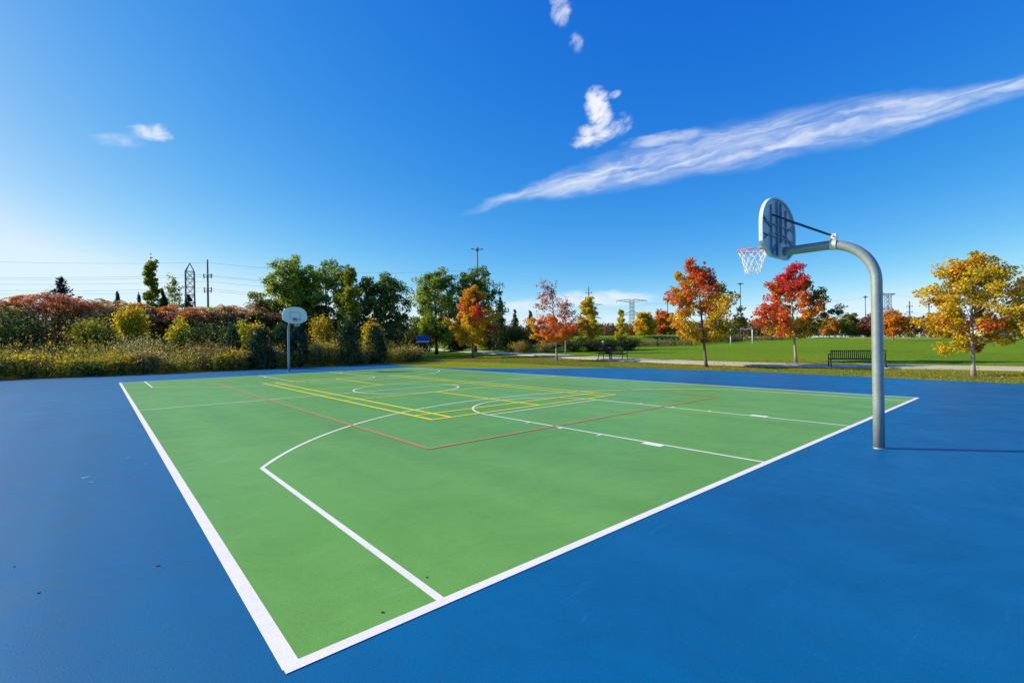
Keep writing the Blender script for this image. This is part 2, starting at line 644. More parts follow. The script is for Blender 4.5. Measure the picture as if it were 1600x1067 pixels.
# ------------------------------------------------------------------ court
L2, W2 = 12.73, 7.516
edge = [(-22, 21.9), (-16, 21.1), (-12, 20.5), (-7.5, 19.5), (-1, 18.95), (6.5, 19.25), (13.3, 18.7), (14.0, 14), (13.95, 10), (14.05, 4.6), (14.3, 0), (14.95, -3.2), (14.95, -6.2), (14.6, -8.9), (14.3, -11), (14.0, -14.3), (13.9, -22), (-22, -22)]
fine_edge = []
er = random.Random(3)
for i, (x, y) in enumerate(edge):
    x2, y2 = edge[(i + 1) % len(edge)]
    n = max(1, int(math.hypot(x2 - x, y2 - y) / .45))
    for k in range(n):
        t = k / n
        fine_edge.append((x + (x2 - x) * t + er.uniform(-.025, .025), y + (y2 - y) * t + er.uniform(-.025, .025)))
court = MB().prism(fine_edge, -.12, 0.0, lambda u, v, d: (u, v, d)).build('court_surface', M_BLUE)
tag(court, kind='structure', label='blue painted asphalt sports court surface')
green = MB().add([(-W2, -L2, .002), (W2, -L2, .002), (W2, L2, .002), (-W2, L2, .002)], [(0, 1, 2, 3)]).build('green_court', M_GREEN, court)


def strip(name, pts, w, mat, z, closed=False):
    """flat painted line along pts"""
    n = len(pts)
    V, F = [], []
    for i in range(n):
        p = Vector(pts[i])
        if closed:
            t = Vector(pts[(i + 1) % n]) - Vector(pts[i - 1])
        else:
            t = Vector(pts[min(i + 1, n - 1)]) - Vector(pts[max(i - 1, 0)])
        t.normalize()
        q = Vector((-t.y, t.x))
        V.append((*(p + q * w / 2), z))
        V.append((*(p - q * w / 2), z))
    m = n if closed else n - 1
    for i in range(m):
        j = (i + 1) % n
        F.append((2 * i + 1, 2 * j + 1, 2 * j, 2 * i))
    return MB().add(V, F).build(name, mat, court)


LZ = [.0038]


def nz():
    LZ[0] += .00013
    return LZ[0]


def arc(cx, cy, r, a0, a1, n=48):
    return [(cx + r * math.cos(math.radians(a0 + (a1 - a0) * i / n)), cy + r * math.sin(math.radians(a0 + (a1 - a0) * i / n))) for i in range(n + 1)]


b = .0375
strip('boundary_line', [(-W2, -L2 - .0), (-W2, L2)], .085, M_WHITE, nz())
strip('boundary_line', [(W2, -L2), (W2, L2)], .075, M_WHITE, nz())
strip('boundary_line', [(-W2 - b, -L2), (W2 + b, -L2)], .075, M_WHITE, nz())
strip('boundary_line', [(-W2 - b, L2), (W2 + b, L2)], .075, M_WHITE, nz())
strip('half_way_line', [(-W2, 0), (W2, 0)], .05, M_WHITE, nz())
strip('centre_circle', arc(0, 0, 1.8, 0, 360, 96)[:-1], .05, M_WHITE, nz(), True)
X3, Y3, C3 = 6.64, 4.3, 12.4
R3 = math.hypot(X3, C3 - (L2 - Y3))
for s in (-1, 1):
    a = math.degrees(math.asin((C3 - (L2 - Y3)) / R3))
    pts = [(-X3, s * L2)] + [(x, s * y) for x, y in [(-R3 * math.cos(math.radians(a + (180 - 2 * a) * i / 90)), C3 - R3 * math.sin(math.radians(a + (180 - 2 * a) * i / 90))) for i in range(91)]] + [(X3, s * L2)]
    strip('three_point_line', pts, .055, M_WHITE, nz())
    KW, FT = 1.825, 5.71
    strip('key_line', [(-KW, s * L2), (-KW, s * (L2 - FT))], .05, M_WHITE, nz())
    strip('key_line', [(KW, s * L2), (KW, s * (L2 - FT))], .05, M_WHITE, nz())
    strip('free_throw_line', [(-KW - .025, s * (L2 - FT)), (KW + .025, s * (L2 - FT))], .05, M_WHITE, nz())
    strip('free_throw_circle', [(x, s * y) for x, y in arc(0, L2 - FT, KW, 180, 360, 60)], .05, M_WHITE, nz())
    for k in (-1, 1):
        z = nz()
        for d in (2.63, 3.52, 4.39):
            strip('lane_mark', [(k * (KW + .0), s * (L2 - d)), (k * (KW + .13), s * (L2 - d))], .05, M_WHITE, z)
        strip('lane_block', [(k * (KW + .075), s * (L2 - 1.43)), (k * (KW + .075), s * (L2 - 1.76))], .16, M_WHITE, z)
# volleyball (faded red) and badminton (yellow) lines
LZ[0] = .0085
for s in (-1, 1):
    strip('volleyball_line', [(-4.5, s * 9.0), (4.5, s * 9.0)], .07, M_RED, nz())
    strip('volleyball_line', [(s * 4.5, -9.0), (s * 4.5, 9.0)], .07, M_RED, nz())
for s in (-1, 1):
    strip('badminton_line', [(s * 3.05, -6.72), (s * 3.05, 6.72)], .08, M_YELLOW, nz())
    strip('badminton_line', [(s * 2.59, -6.72), (s * 2.59, 6.72)], .08, M_YELLOW, nz())
    strip('badminton_line', [(-3.07, s * 6.7), (3.07, s * 6.7)], .08, M_YELLOW, nz())
    strip('badminton_line', [(-3.05, s * 5.94), (3.05, s * 5.94)], .08, M_YELLOW, nz())
    strip('badminton_line', [(-3.05, s * 1.98), (3.05, s * 1.98)], .08, M_YELLOW, nz())
    strip('badminton_line', [(0, s * 1.98), (0, s * 6.7)], .08, M_YELLOW, nz())

# scraps lying on the paint: small dark leaf bits and pale chips
sr = random.Random(11)
M_SCRAP = plain('dry_leaf_scrap', (.035, .035, .03), .9)
M_CHIP = plain('pale_paint_chip', (.12, .32, .5), .8)
for (x, y, r, lab) in ((-6.97, -12.59, .009, 'tiny dark leaf scrap on the green paint nearest the front corner'), (-6.56, -12.4, .008, 'tiny dark twig scrap on the green paint beside the three-point line'), (-7.91, -10.92, .014, 'small dark leaf scrap on the blue paint left of the side line'), (-8.53, -10.86, .009, 'tiny dark speck on the blue paint at lower left'), (-8.7, -10.21, .008, 'tiny dark speck on the blue paint, furthest left of all')):
    pts = [(x + r * sr.uniform(.6, 1.2) * math.cos(k * math.pi / 4), y + r * sr.uniform(.6, 1.2) * math.sin(k * math.pi / 4)) for k in range(8)]
    zb = .0024 if x > -7.5 else .0004
    o = MB().prism(pts, zb, zb + .004, lambda u, v, d: (u, v, d)).build('leaf_scrap', M_SCRAP)
    tag(o, lab, 'leaf scrap', 'dark scraps lying on the court')
for (x, y, r, a) in ((-8.36, -7.37, .045, .3), (-7.92, -6.45, .03, .9), (-8.3, -7.7, .03, .6), (-7.75, -7.05, .02, 0), (-7.85, -4.2, .03, .3)):
    pts = []
    for k in range(9):
        w = k * 2 * math.pi / 9
        e = sr.uniform(.7, 1.25)
        u, v = r * 1.1 * e * math.cos(w), r * .6 * e * math.sin(w)
        pts.append((x + u * math.cos(a) - v * math.sin(a), y + u * math.sin(a) + v * math.cos(a)))
    MB().prism(pts, .001, .0035, lambda u, v, d: (u, v, d)).build('paint_chip', M_CHIP, court)

# ------------------------------------------------------------------ path
pc = [(23.3, -60), (23.9, -24), (23.7, -14), (22.6, -9.2), (21.9, -6.9), (21.1, -4), (20.95, 0), (21.2, 2.5), (21.5, 5), (22.1, 8), (23.2, 12.8), (24.8, 18.3), (26.4, 25), (29.8, 35), (37, 54), (46, 78), (56, 105)]


def catmull(p, n=8):
    p = [np.array(q, float) for q in p]
    out = []
    for i in range(len(p) - 1):
        a, b_, c, d = p[max(i - 1, 0)], p[i], p[i + 1], p[min(i + 2, len(p) - 1)]
        for k in range(n):
            t = k / n
            out.append(.5 * ((2 * b_) + (c - a) * t + (2 * a - 5 * b_ + 4 * c - d) * t * t + (3 * b_ - a - 3 * c + d) * t ** 3))
    out.append(p[-1])
    return out


def slab(name, centre, w, mat, h=.035):
    V, F = [], []
    n = len(centre)
    for i in range(n):
        t = unit(centre[min(i + 1, n - 1)] - centre[max(i - 1, 0)])
        q = np.array([-t[1], t[0]])
        for sgn, zz in ((1, -.15), (1, h), (-1, h), (-1, -.15)):
            e = centre[i] + q * sgn * w / 2
            V.append((e[0], e[1], gz(*e) + zz))
    for i in range(n - 1):
        for k in range(3):
            F.append((4 * i + k, 4 * i + k + 1, 4 * i + 5 + k, 4 * i + 4 + k))
    o = MB().add(V, F).build(name, mat)
    return tag(o, kind='structure')


pathc = catmull(pc)
tag(slab('footpath', pathc, 2.9, M_CONC), 'pale concrete footpath curving past the benches')
fp2 = catmull([(176, -40), (171, -5), (163, 12), (158, 32), (150, 48), (128, 56)])
tag(slab('far_footpath', fp2, 3.0, M_CONC, .06), 'distant pale footpath along the far edge of the lawn')


def soil_patch(x, y, r, seed):
    q = random.Random(seed)
    V = [(x, y, gz(x, y) - .012)]
    n = 28
    ph = [q.uniform(0, 6.28) for _ in range(3)]
    for k in range(n):
        w = 2 * math.pi * k / n
        rr = r * (1 + .18 * math.sin(2 * w + ph[0]) + .14 * math.sin(5 * w + ph[1]) + .08 * math.sin(9 * w + ph[2]))
        V.append((x + rr * math.cos(w), y + rr * math.sin(w), gz(x + rr * math.cos(w), y + rr * math.sin(w)) - .02))
    o = MB().add(V, [(0, 1 + k, 1 + (k + 1) % n) for k in range(n)]).build('bare_soil', M_SOIL)
    tag(o, kind='structure', label='patch of bare soil round the foot of a tree')


for k, (x, y, r) in enumerate(((17.34, -12.84, .75), (17.5, -2.02, .6), (17.95, 10.0, .7), (18.17, 21.0, .8), (24.95, -4.1, .4), (116.9, 8.55, 2.0))):
    soil_patch(x, y, r, k)

# ------------------------------------------------------------------ basketball hoops
def hoop(loc, rz, label, facing):
    """pole stands at the origin; the arm reaches out along local +Y"""
    t = thing('basketball_hoop', label, 'basketball hoop', loc, rz, None)
    R = .069
    zc, rb = 2.36, .60          # start of bend, bend radius
    pts = [(0, 0, -.05), (0, 0, .6), (0, 0, 1.3), (0, 0, 2.0), (0, 0, zc)]
    for k in range(1, 13):
        w = math.pi / 2 * k / 12
        pts.append((0, rb * (1 - math.cos(w)), zc + rb * math.sin(w) * 1.0))
    zt = zc + rb
    pts += [(0, .9, zt), (0, 1.10, zt), (0, 1.2, zt)]
    pole = MB().tube(pts, R, 24).build('pole', M_GALV, t, True)
    MB().tube([(0, 0, .0), (0, 0, .012)], [R + .008, R + .004], 24).build('base_collar', M_GALV, pole, False)
    yb = 1.265                   # back face of the board
    cl = MB().tube([(0, .47, zt - .005), (0, .55, zt)], R + .012, 20).build('clamp', M_GALV2, t)
    MB().box(-.05, .05, .47, .55, zt + R + .005, zt + R + .085).build('clamp_lug', M_GALV2, cl)
    MB().tube([(-.09, .51, zt + R + .05), (.09, .51, zt + R + .05)], .012, 8).build('bolt', M_GALV2, cl)
    z0 = 2.86
    # fan-shaped outline
    H, hwid, sb, st, bw = .96, .685, .20, .46, .34
    out = [(-bw, 0), (bw, 0), (hwid - .04, sb - .04), (hwid, sb), (hwid, st)]
    for k in range(1, 24):
        w = math.pi * k / 24
        cx = hwid * math.cos(w)
        out.append((math.copysign(abs(math.cos(w)) ** .92, cx) * hwid, st + (H - st) * math.sin(w) ** .92))
    out += [(-hwid, st), (-hwid, sb), (-hwid + .04, sb - .04)]
    bd = MB().prism(out, yb + .030, yb + .042, lambda u, v, d: (u, d, z0 + v)).build('backboard', M_BOARDF, t)
    # flange round the back and cast ribs
    inner = [(u * .955, (v - .45) * .95 + .45) for u, v in out]
    n = len(out)
    V, F = [], []
    for (u, v), (a, c) in zip(out, inner):
        V += [(u, yb - .012, z0 + v), (u, yb + .0295, z0 + v), (a, yb + .0295, z0 + c), (a, yb - .012, z0 + c)]
    for i in range(n):
        j = (i + 1) % n
        for k in range(4):
            F.append((4 * i + k, 4 * j + k, 4 * j + (k + 1) % 4, 4 * i + (k + 1) % 4))
    MB().add(V, F).build('flange', M_BOARD, bd)
    MB().prism([(u * .95, (v - .45) * .945 + .45) for u, v in out], yb + .022, yb + .029, lambda u, v, d: (u, d, z0 + v)).build('back_sheet', M_BOARD, bd)

    def rib(p, q, w=.014, dpt=.03):
        a, c = Vector((p[0], 0, p[1])), Vector((q[0], 0, q[1]))
        dd = (c - a).normalized()
        nn = Vector((-dd.z, 0, dd.x)) * w / 2
        V = []
        for yy in (yb - dpt + .022, yb + .0215):
            for e in (a + nn, a - nn, c - nn, c + nn):
                V.append((e.x, yy, z0 + e.z))
        MB().add(V, [(0, 1, 2, 3), (7, 6, 5, 4), (0, 4, 5, 1), (1, 5, 6, 2), (2, 6, 7, 3), (3, 7, 4, 0)]).build('rib', M_RIBS, bd)

    for x in (-.075, .075):
        rib((x, .03), (x, .90), .022, .04)
    for x in (-.30, .30):
        rib((x, .10), (x, .82), .016)
    rib((-.62, .33), (.62, .33), .014)
    rib((-.64, .52), (.64, .52), .014)
    for sx in (-1, 1):
        rib((sx * .62, .24), (sx * .34, .36), .014)
        rib((sx * .34, .36), (sx * .09, .40), .014)
        rib((sx * .62, .60), (sx * .34, .47), .014)
        rib((sx * .09, .22), (sx * .28, .06), .014)
    MB().box(-.11, .11, yb - .066, yb - .02, z0 - .02, z0 + .22).build('mounting_plate', M_BOARD, t)
    # target rectangle and rim plate on the front face
    yf = yb + .0425
    for (x0, x1, za, zb) in ((-.30, -.265, .26, .66), (.265, .30, .26, .66), (-.265, .265, .625, .66), (-.265, .265, .26, .285)):
        if facing:
            MB().box(x0, x1, yf, yf + .002, z0 + za, z0 + zb).build('target_line', plain('worn_grey_line', (.42, .48, .50), .7, 0, .3, 12), bd)
    rimz = 3.05
    MB().box(-.10, .10, yf, yf + .02, rimz - .07, rimz + .13).build('rim_plate', M_RIM, t)
    ry = yf + .15 + .225
    ring = [(.229 * math.cos(2 * math.pi * k / 40), ry + .229 * math.sin(2 * math.pi * k / 40), rimz) for k in range(40)]
    rm = MB().tube(ring, .010, 8, closed=True).build('rim', M_RIM, t, True)
    ring2 = [(.229 * math.cos(2 * math.pi * k / 40), ry + .229 * math.sin(2 * math.pi * k / 40), rimz - .045) for k in range(18, 43)]
    for sx in (-1, 1):
        mbk = MB()
        mbk.tube([(sx * .09, yf + .01, rimz), (sx * .19, ry - .12, rimz)], .009, 8)
        mbk.tube([(sx * .09, yf + .01, rimz - .06), (sx * .15, ry - .17, rimz - .008)], .008, 8)
        mbk.build('rim_bracket', M_RIM, rm, True)
    # braces from the clamp to the upper board
    for sx in (-1, 1):
        MB().tube([(sx * .045, .51, zt + R + .055), (sx * .30, yb + .0, z0 + .66)], .015, 10).build('brace', M_DARKB, t, True)
    # net: 12 cords zig-zagging down in five rows
    nb = MB()
    rows = [(.222, 0.0), (.195, -.085), (.165, -.165), (.140, -.24), (.125, -.31), (.122, -.37)]
    N = 12
    q = random.Random(5)

    def kp(r, k):
        rad, dz = rows[r]
        w = 2 * math.pi * (k + (.5 if r % 2 else 0)) / N
        jr = 1 + q.uniform(-.06, .06) if r else 1
        return (rad * jr * math.cos(w), ry + rad * jr * math.sin(w), rimz - .012 + dz + (q.uniform(-.02, .02) if r else 0))
    K = [[kp(r, k) for k in range(N)] for r in range(len(rows))]
    for r in range(len(rows) - 1):
        for k in range(N):
            a = K[r][k]
            for k2 in ((k, k - 1) if r % 2 == 0 else (k, (k + 1) % N)):
                c = K[r + 1][k2]
                mid = ((a[0] + c[0]) / 2 * .985, (a[1] + c[1] - 2 * ry) / 2 * .985 + ry, (a[2] + c[2]) / 2 - .006)
                nb.tube([a, mid, c], .0042, 5, cap=False)
    nb.build('net', M_NET, t, True)
    return t


hoop((.12, -13.48, 0), 0.0, 'tall galvanised gooseneck basketball hoop seen from behind its board, nearest the camera', False)
hoop((.50, 15.62, 0), math.pi, 'distant white fan-backboard basketball hoop in front of the hedgerow', True)


# ------------------------------------------------------------------ benches
def bench(loc, rz, label):
    """bench runs along local X, sitter faces local +Y"""
    t = thing('park_bench', label, 'bench', loc, rz, 'black metal park benches by the path')
    Lh = 1.13
    prof = [(-.30, .86), (-.315, .83), (-.28, .74), (-.235, .60), (-.21, .50), (-.19, .445), (-.15, .425), (.0, .430), (.16, .445), (.235, .435), (.255, .40)]
    # a slat: flat strap following the seat-and-back profile
    V, F = [], []
    th, w = .010, .042
    n = len(prof)
    for i, (y, z) in enumerate(prof):
        a, c = prof[max(i - 1, 0)], prof[min(i + 1, n - 1)]
        dy, dz = c[0] - a[0], c[1] - a[1]
        l = math.hypot(dy, dz)
        ny_, nz_ = -dz / l * th / 2, dy / l * th / 2
        V += [(-w / 2, y + ny_, z + nz_), (w / 2, y + ny_, z + nz_), (w / 2, y - ny_, z - nz_), (-w / 2, y - ny_, z - nz_)]
    for i in range(n - 1):
        for k in range(4):
            F.append((4 * i + k, 4 * i + 4 + k, 4 * i + 4 + (k + 1) % 4, 4 * i + (k + 1) % 4))
    F += [(0, 1, 2, 3), tuple(4 * (n - 1) + k for k in (3, 2, 1, 0))]
    smesh = None
    ns = 26
    for k in range(ns):
        x = -Lh + .06 + (2 * Lh - .12) * k / (ns - 1)
        if smesh is None:
            o = MB().add(V, F).build('slat', M_BLACK, t)
            smesh = o.data
        else:
            o = link('slat', smesh, t)
        o.location = (x, 0, 0)
    MB().tube([(-Lh, -.317, .845), (Lh, -.317, .845)], .022, 8).build('top_rail', M_BLACK, t, True)
    MB().tube([(-Lh, -.20, .405), (Lh, -.20, .405)], .022, 8).build('back_rail', M_BLACK, t, True)
    MB().tube([(-Lh, .235, .402), (Lh, .235, .402)], .022, 8).build('front_rail', M_BLACK, t, True)
    for sx in (-1, 1):
        x = sx * (Lh + .018)
        MB().tube([(x, -.36, 0), (x, -.26, .25), (x, -.22, .42), (x, -.26, .62), (x, -.335, .87)], .028, 8).build('leg', M_BLACK, t, True)
        MB().tube([(x, .27, 0), (x, .25, .25), (x, .25, .44)], .028, 8).build('leg', M_BLACK, t, True)
        MB().tube([(x, .25, .44), (x, .285, .60), (x, .25, .66), (x, .10, .67), (x, -.24, .655)], .024, 8).build('armrest', M_BLACK, t, True)
        MB().tube([(x, -.20, .40), (x, .25, .40)], .022, 8).build('side_rail', M_BLACK, t, True)
    return t


def face(dx, dy):
    return math.atan2(dy, dx) - math.pi / 2


BX, BY = 20.95, -8.2
bench((BX, BY, gz(BX, BY) + .033), face(.89, .45), 'empty black slatted metal bench behind the hoop pole')
B1X, B1Y = 20.75, 6.9
b1rz = face(1, -.06)
bench((B1X, B1Y, gz(B1X, B1Y) + .03), b1rz, 'black metal bench with a person leaning on its left end')


# ------------------------------------------------------------------ people
def skin_body(name, joints, edges, parent_mats, classify, root, hands=()):
    me = bpy.data.meshes.new(name)
    me.from_pydata([j[:3] for j in joints], [], [])
    me.clear_geometry()
    me.from_pydata([j[:3] for j in joints], edges, [])
    o = bpy.data.objects.new(name, me)
    col.objects.link(o)
    md = o.modifiers.new('skin', 'SKIN')
    md.use_smooth_shade = True
    for i, j in enumerate(joints):
        r = j[3]
        me.skin_vertices[0].data[i].radius = r if isinstance(r, tuple) else (r, r)
        me.skin_vertices[0].data[i].use_root = (i == root)
    sd = o.modifiers.new('sub', 'SUBSURF')
    sd.levels = 1
    sd.render_levels = 1
    dg = bpy.context.evaluated_depsgraph_get()
    ev = o.evaluated_get(dg)
    m2 = bpy.data.meshes.new_from_object(ev)
    m2.name = name
    o.modifiers.clear()
    o.data = m2
    m2.materials.clear()
    for mm in parent_mats:
        m2.materials.append(mm)
    for p in m2.polygons:
        p.material_index = classify(p.center)
        p.use_smooth = True
    return o


M_SKIN = plain('skin', (.42, .26, .18), .6)
M_JACKET = plain('charcoal_jacket', (.035, .038, .05), .85)
M_TROUSER = plain('dark_blue_trousers', (.02, .03, .09), .85)
M_SHOE = plain('black_shoe', (.012, .012, .014), .6)
M_HAT = plain('pale_grey_hat', (.62, .58, .54), .85)
M_GREYT = plain('light_grey_top', (.55, .56, .60), .85)
M_HAIR = plain('dark_hair', (.03, .02, .018), .8)


def hand_joints(w, d, s):
    """five finger chains rooted in the palm at w, pointing along d, s = side vector"""
    w, d, s = Vector(w), Vector(d).normalized(), Vector(s).normalized()
    J, E = [], []
    palm = w + d * .07
    J.append((*palm, (.034, .02)))
    for k, (o, l) in enumerate(((-.03, .065), (-.01, .078), (.011, .074), (.031, .058))):
        a = palm + d * .03 + s * o
        J.append((*a, .009))
        J.append((*(a + d * l * .55), .0085))
        J.append((*(a + d * l + Vector((0, 0, -.012))), .007))
        i = len(J)
        E += [(0, i - 3), (i - 3, i - 2), (i - 2, i - 1)]
    a = w + d * .03 + s * -.036
    J.append((*a, .011))
    J.append((*(a + d * .03 - s * .022), .0095))
    J.append((*(a + d * .06 - s * .028), .008))
    i = len(J)
    E += [(0, i - 3), (i - 3, i - 2), (i - 2, i - 1)]
    return J, E


def add_hand(J, E, wrist_i, d, s):
    hj, he = hand_joints(J[wrist_i][:3], d, s)
    k = len(J)
    J += hj
    E += [(wrist_i, k)] + [(a + k, b_ + k) for a, b_ in he]


def head_bits(parent, c, yaw_dir, hat=True):
    """nose, ears, eyes, mouth and hat on a head centred at c and facing yaw_dir (2-D)"""
    d = Vector((yaw_dir[0], yaw_dir[1], 0)).normalized()
    s = Vector((-d.y, d.x, 0))
    c = Vector(c)
    MB().tube([c + d * .085 + Vector((0, 0, .02)), c + d * .118 + Vector((0, 0, -.02)), c + d * .09 + Vector((0, 0, -.032))], [.009, .015, .010], 8).build('nose', M_SKIN, parent, True)
    for k in (-1, 1):
        MB().tube([c + s * k * .078 + Vector((0, 0, .03)), c + s * k * .092 - d * .01, c + s * k * .08 + Vector((0, 0, -.03))], [.008, .016, .008], 8).build('ear', M_SKIN, parent, True)
        MB().tube([c + d * .088 + s * (k * .032 - .012) + Vector((0, 0, .015)), c + d * .088 + s * (k * .032 + .012) + Vector((0, 0, .015))], .009, 6).build('eye', M_HAIR, parent, True)
    MB().tube([c + d * .088 - s * .025 + Vector((0, 0, -.055)), c + d * .094 + Vector((0, 0, -.058)), c + d * .088 + s * .025 + Vector((0, 0, -.055))], .006, 6).build('mouth', M_RIM, parent, True)
    rings = []
    for dz, r in ((-.0, .098), (.03, .104), (.07, .097), (.105, .07), (.125, .02)):
        rings.append((dz, r))
    mb = MB()
    mb.tube([c - d * .012 + Vector((0, 0, dz + .02)) for dz, r in rings], [r for dz, r in rings], 14)
    if hat:
        mb.tube([c - d * .012 + Vector((0, 0, .022)), c - d * .012 + Vector((0, 0, .034))], [.165, .155], 18)
    mb.build('hat' if hat else 'hair', M_HAT if hat else M_HAIR, parent, True)


# person seated on the further bench, leaning to the bench's left end with an arm along the backrest; local frame of the bench (X along it, +Y forward)
PX = .62
J = [(PX, -.02, .56, (.15, .13)),                 # 0 pelvis
     (PX + .05, -.08, .72, (.15, .115)),           # 1 belly
     (PX + .12, -.12, .92, (.17, .115)),           # 2 chest
     (PX + .19, -.10, 1.06, (.075, .07)),          # 3 neck base
     (PX + .24, -.06, 1.15, (.052, .055)),         # 4 neck
     (PX + .27, -.03, 1.235, (.085, .095)),        # 5 head
     (PX + .28, -.02, 1.32, (.07, .08)),           # 6 crown
     (PX + .30, -.16, 1.00, .06), (PX + .46, -.27, .93, .047), (PX + .56, -.10, .90, .040), (PX + .60, .06, .86, .030),   # 7-10 outer arm over the rail
     (PX - .05, -.14, 1.00, .06), (PX - .24, -.26, .93, .047), (PX - .46, -.33, .93, .038), (PX - .55, -.34, .925, .030),  # 11-14 arm along the top rail
     (PX + .10, .10, .53, .088), (PX + .10, .44, .52, .066), (PX + .08, .46, .26, .052), (PX + .08, .44, .075, .040), (PX + .08, .57, .045, .038),   # 15-19
     (PX - .10, .10, .53, .088), (PX - .12, .44, .52, .066), (PX - .14, .40, .26, .052), (PX - .14, .36, .075, .040), (PX - .15, .49, .045, .038)]  # 20-24
Ed = [(0, 1), (1, 2), (2, 3), (3, 4), (4, 5), (5, 6), (2, 7), (7, 8), (8, 9), (9, 10), (2, 11), (11, 12), (12, 13), (13, 14), (0, 15), (15, 16), (16, 17), (17, 18), (18, 19), (0, 20), (20, 21), (21, 22), (22, 23), (23, 24)]
add_hand(J, Ed, 10, (.1, .9, -.3), (1, 0, 0))
add_hand(J, Ed, 14, (-1, -.05, -.12), (0, 1, 0))
J = [(-j[0], *j[1:]) for j in J]


def sit_mat(c):
    c = Vector((-c.x, c.y, c.z))
    if c.z > 1.11:
        return 0
    if abs(c.y + .34) < .1 and c.x < PX - .57 or (c.x > PX + .57 and c.y > .05 and c.z > .7):
        return 0
    if c.z < .11:
        return 3
    if c.z < .60:
        return 2
    return 1


person = thing('person', 'person in dark clothes and pale hat sitting on the bench', 'person', (B1X, B1Y, gz(B1X, B1Y) + .03), b1rz)
body = skin_body('body', J, Ed, [M_SKIN, M_JACKET, M_TROUSER, M_SHOE], sit_mat, 0)
body.parent = person
head_bits(body, (-PX - .275, -.025, 1.255), (-.25, 1))

# a person walking on the grassed bank far behind the benches
WX, WY = 52.6, 40.6
wp = thing('person', 'distant person in dark jacket walking on the grass bank', 'person', (WX, WY, gz(WX, WY) - .03), face(-.4, -.9))
J = [(0, 0, .95, (.14, .11)), (0, 0, 1.12, (.14, .10)), (0, .01, 1.36, (.17, .11)), (0, 0, 1.49, (.06, .06)), (0, .02, 1.56, (.05, .055)), (0, .035, 1.66, (.078, .092)), (0, .03, 1.74, (.065, .075)),
     (.20, 0, 1.40, .058), (.25, -.06, 1.13, .045), (.25, .06, .92, .035), (.245, .10, .86, .028),
     (-.20, 0, 1.40, .058), (-.25, .02, 1.13, .045), (-.24, .16, .94, .035), (-.23, .20, .88, .028),
     (.09, .02, .86, .088), (.10, .16, .50, .062), (.10, .16, .10, .042), (.10, .30, .045, .038),
     (-.09, -.02, .86, .088), (-.10, -.06, .50, .062), (-.10, -.26, .12, .042), (-.10, -.14, .045, .038)]
Ed = [(0, 1), (1, 2), (2, 3), (3, 4), (4, 5), (5, 6), (2, 7), (7, 8), (8, 9), (9, 10), (2, 11), (11, 12), (12, 13), (13, 14), (0, 15), (15, 16), (16, 17), (17, 18), (0, 19), (19, 20), (20, 21), (21, 22)]
add_hand(J, Ed, 10, (0, .35, -1), (0, 1, 0))
add_hand(J, Ed, 14, (0, .45, -1), (0, 1, 0))
wb = skin_body('body', J, Ed, [M_SKIN, M_JACKET, M_GREYT, M_SHOE], lambda c: 0 if c.z > 1.52 or (abs(c.x) > .2 and c.z < .90) else (3 if c.z < .1 else (2 if c.z < .93 else 1)), 0)
wb.parent = wp
head_bits(wb, (0, .035, 1.68), (0, 1), False)

# ------------------------------------------------------------------ vegetation builders
YEL, GOLD, ORA, RED, CRIM, GRN, DGRN, OLV, BRN, LIME = [np.array(c) for c in ((.72, .52, .02), (.70, .38, .02), (.72, .22, .02), (.70, .085, .045), (.70, .05, .10), (.11, .17, .02), (.036, .07, .015), (.28, .27, .03), (.19, .10, .04), (.44, .47, .03))]


def choose(n, rng, rules, base):
    """rules: list of (colour, probability array)"""
    c = np.tile(base, (n, 1)).astype(float)
    for colr, w in rules:
        pick = rng.uniform(size=n) < w
        c[pick] = colr
    return c


def clump_leaves(rng, centres, radii, per, size, up_bias=.5, flat=.75, out_from=None):
    P = []
    for c, r, k in zip(centres, radii, per):
        if k <= 0:
            continue
        d = unit(rng.normal(size=(k, 3))) * (rng.uniform(.0, 1, (k, 1)) ** .45)
        d[:, 2] *= flat
        P.append(c + d * r)
    P = np.concatenate(P)
    n = len(P)
    N = rng.normal(size=(n, 3))
    N[:, 2] += up_bias
    if out_from is not None:
        N += unit(P - out_from) * .6
    N = unit(N)
    T = rng.normal(size=(n, 3))
    T[:, 2] -= .5
    s = size * rng.uniform(.65, 1.35, n)
    return P, leaf_quads(P, N, T, s, s * rng.uniform(.6, .9, n))


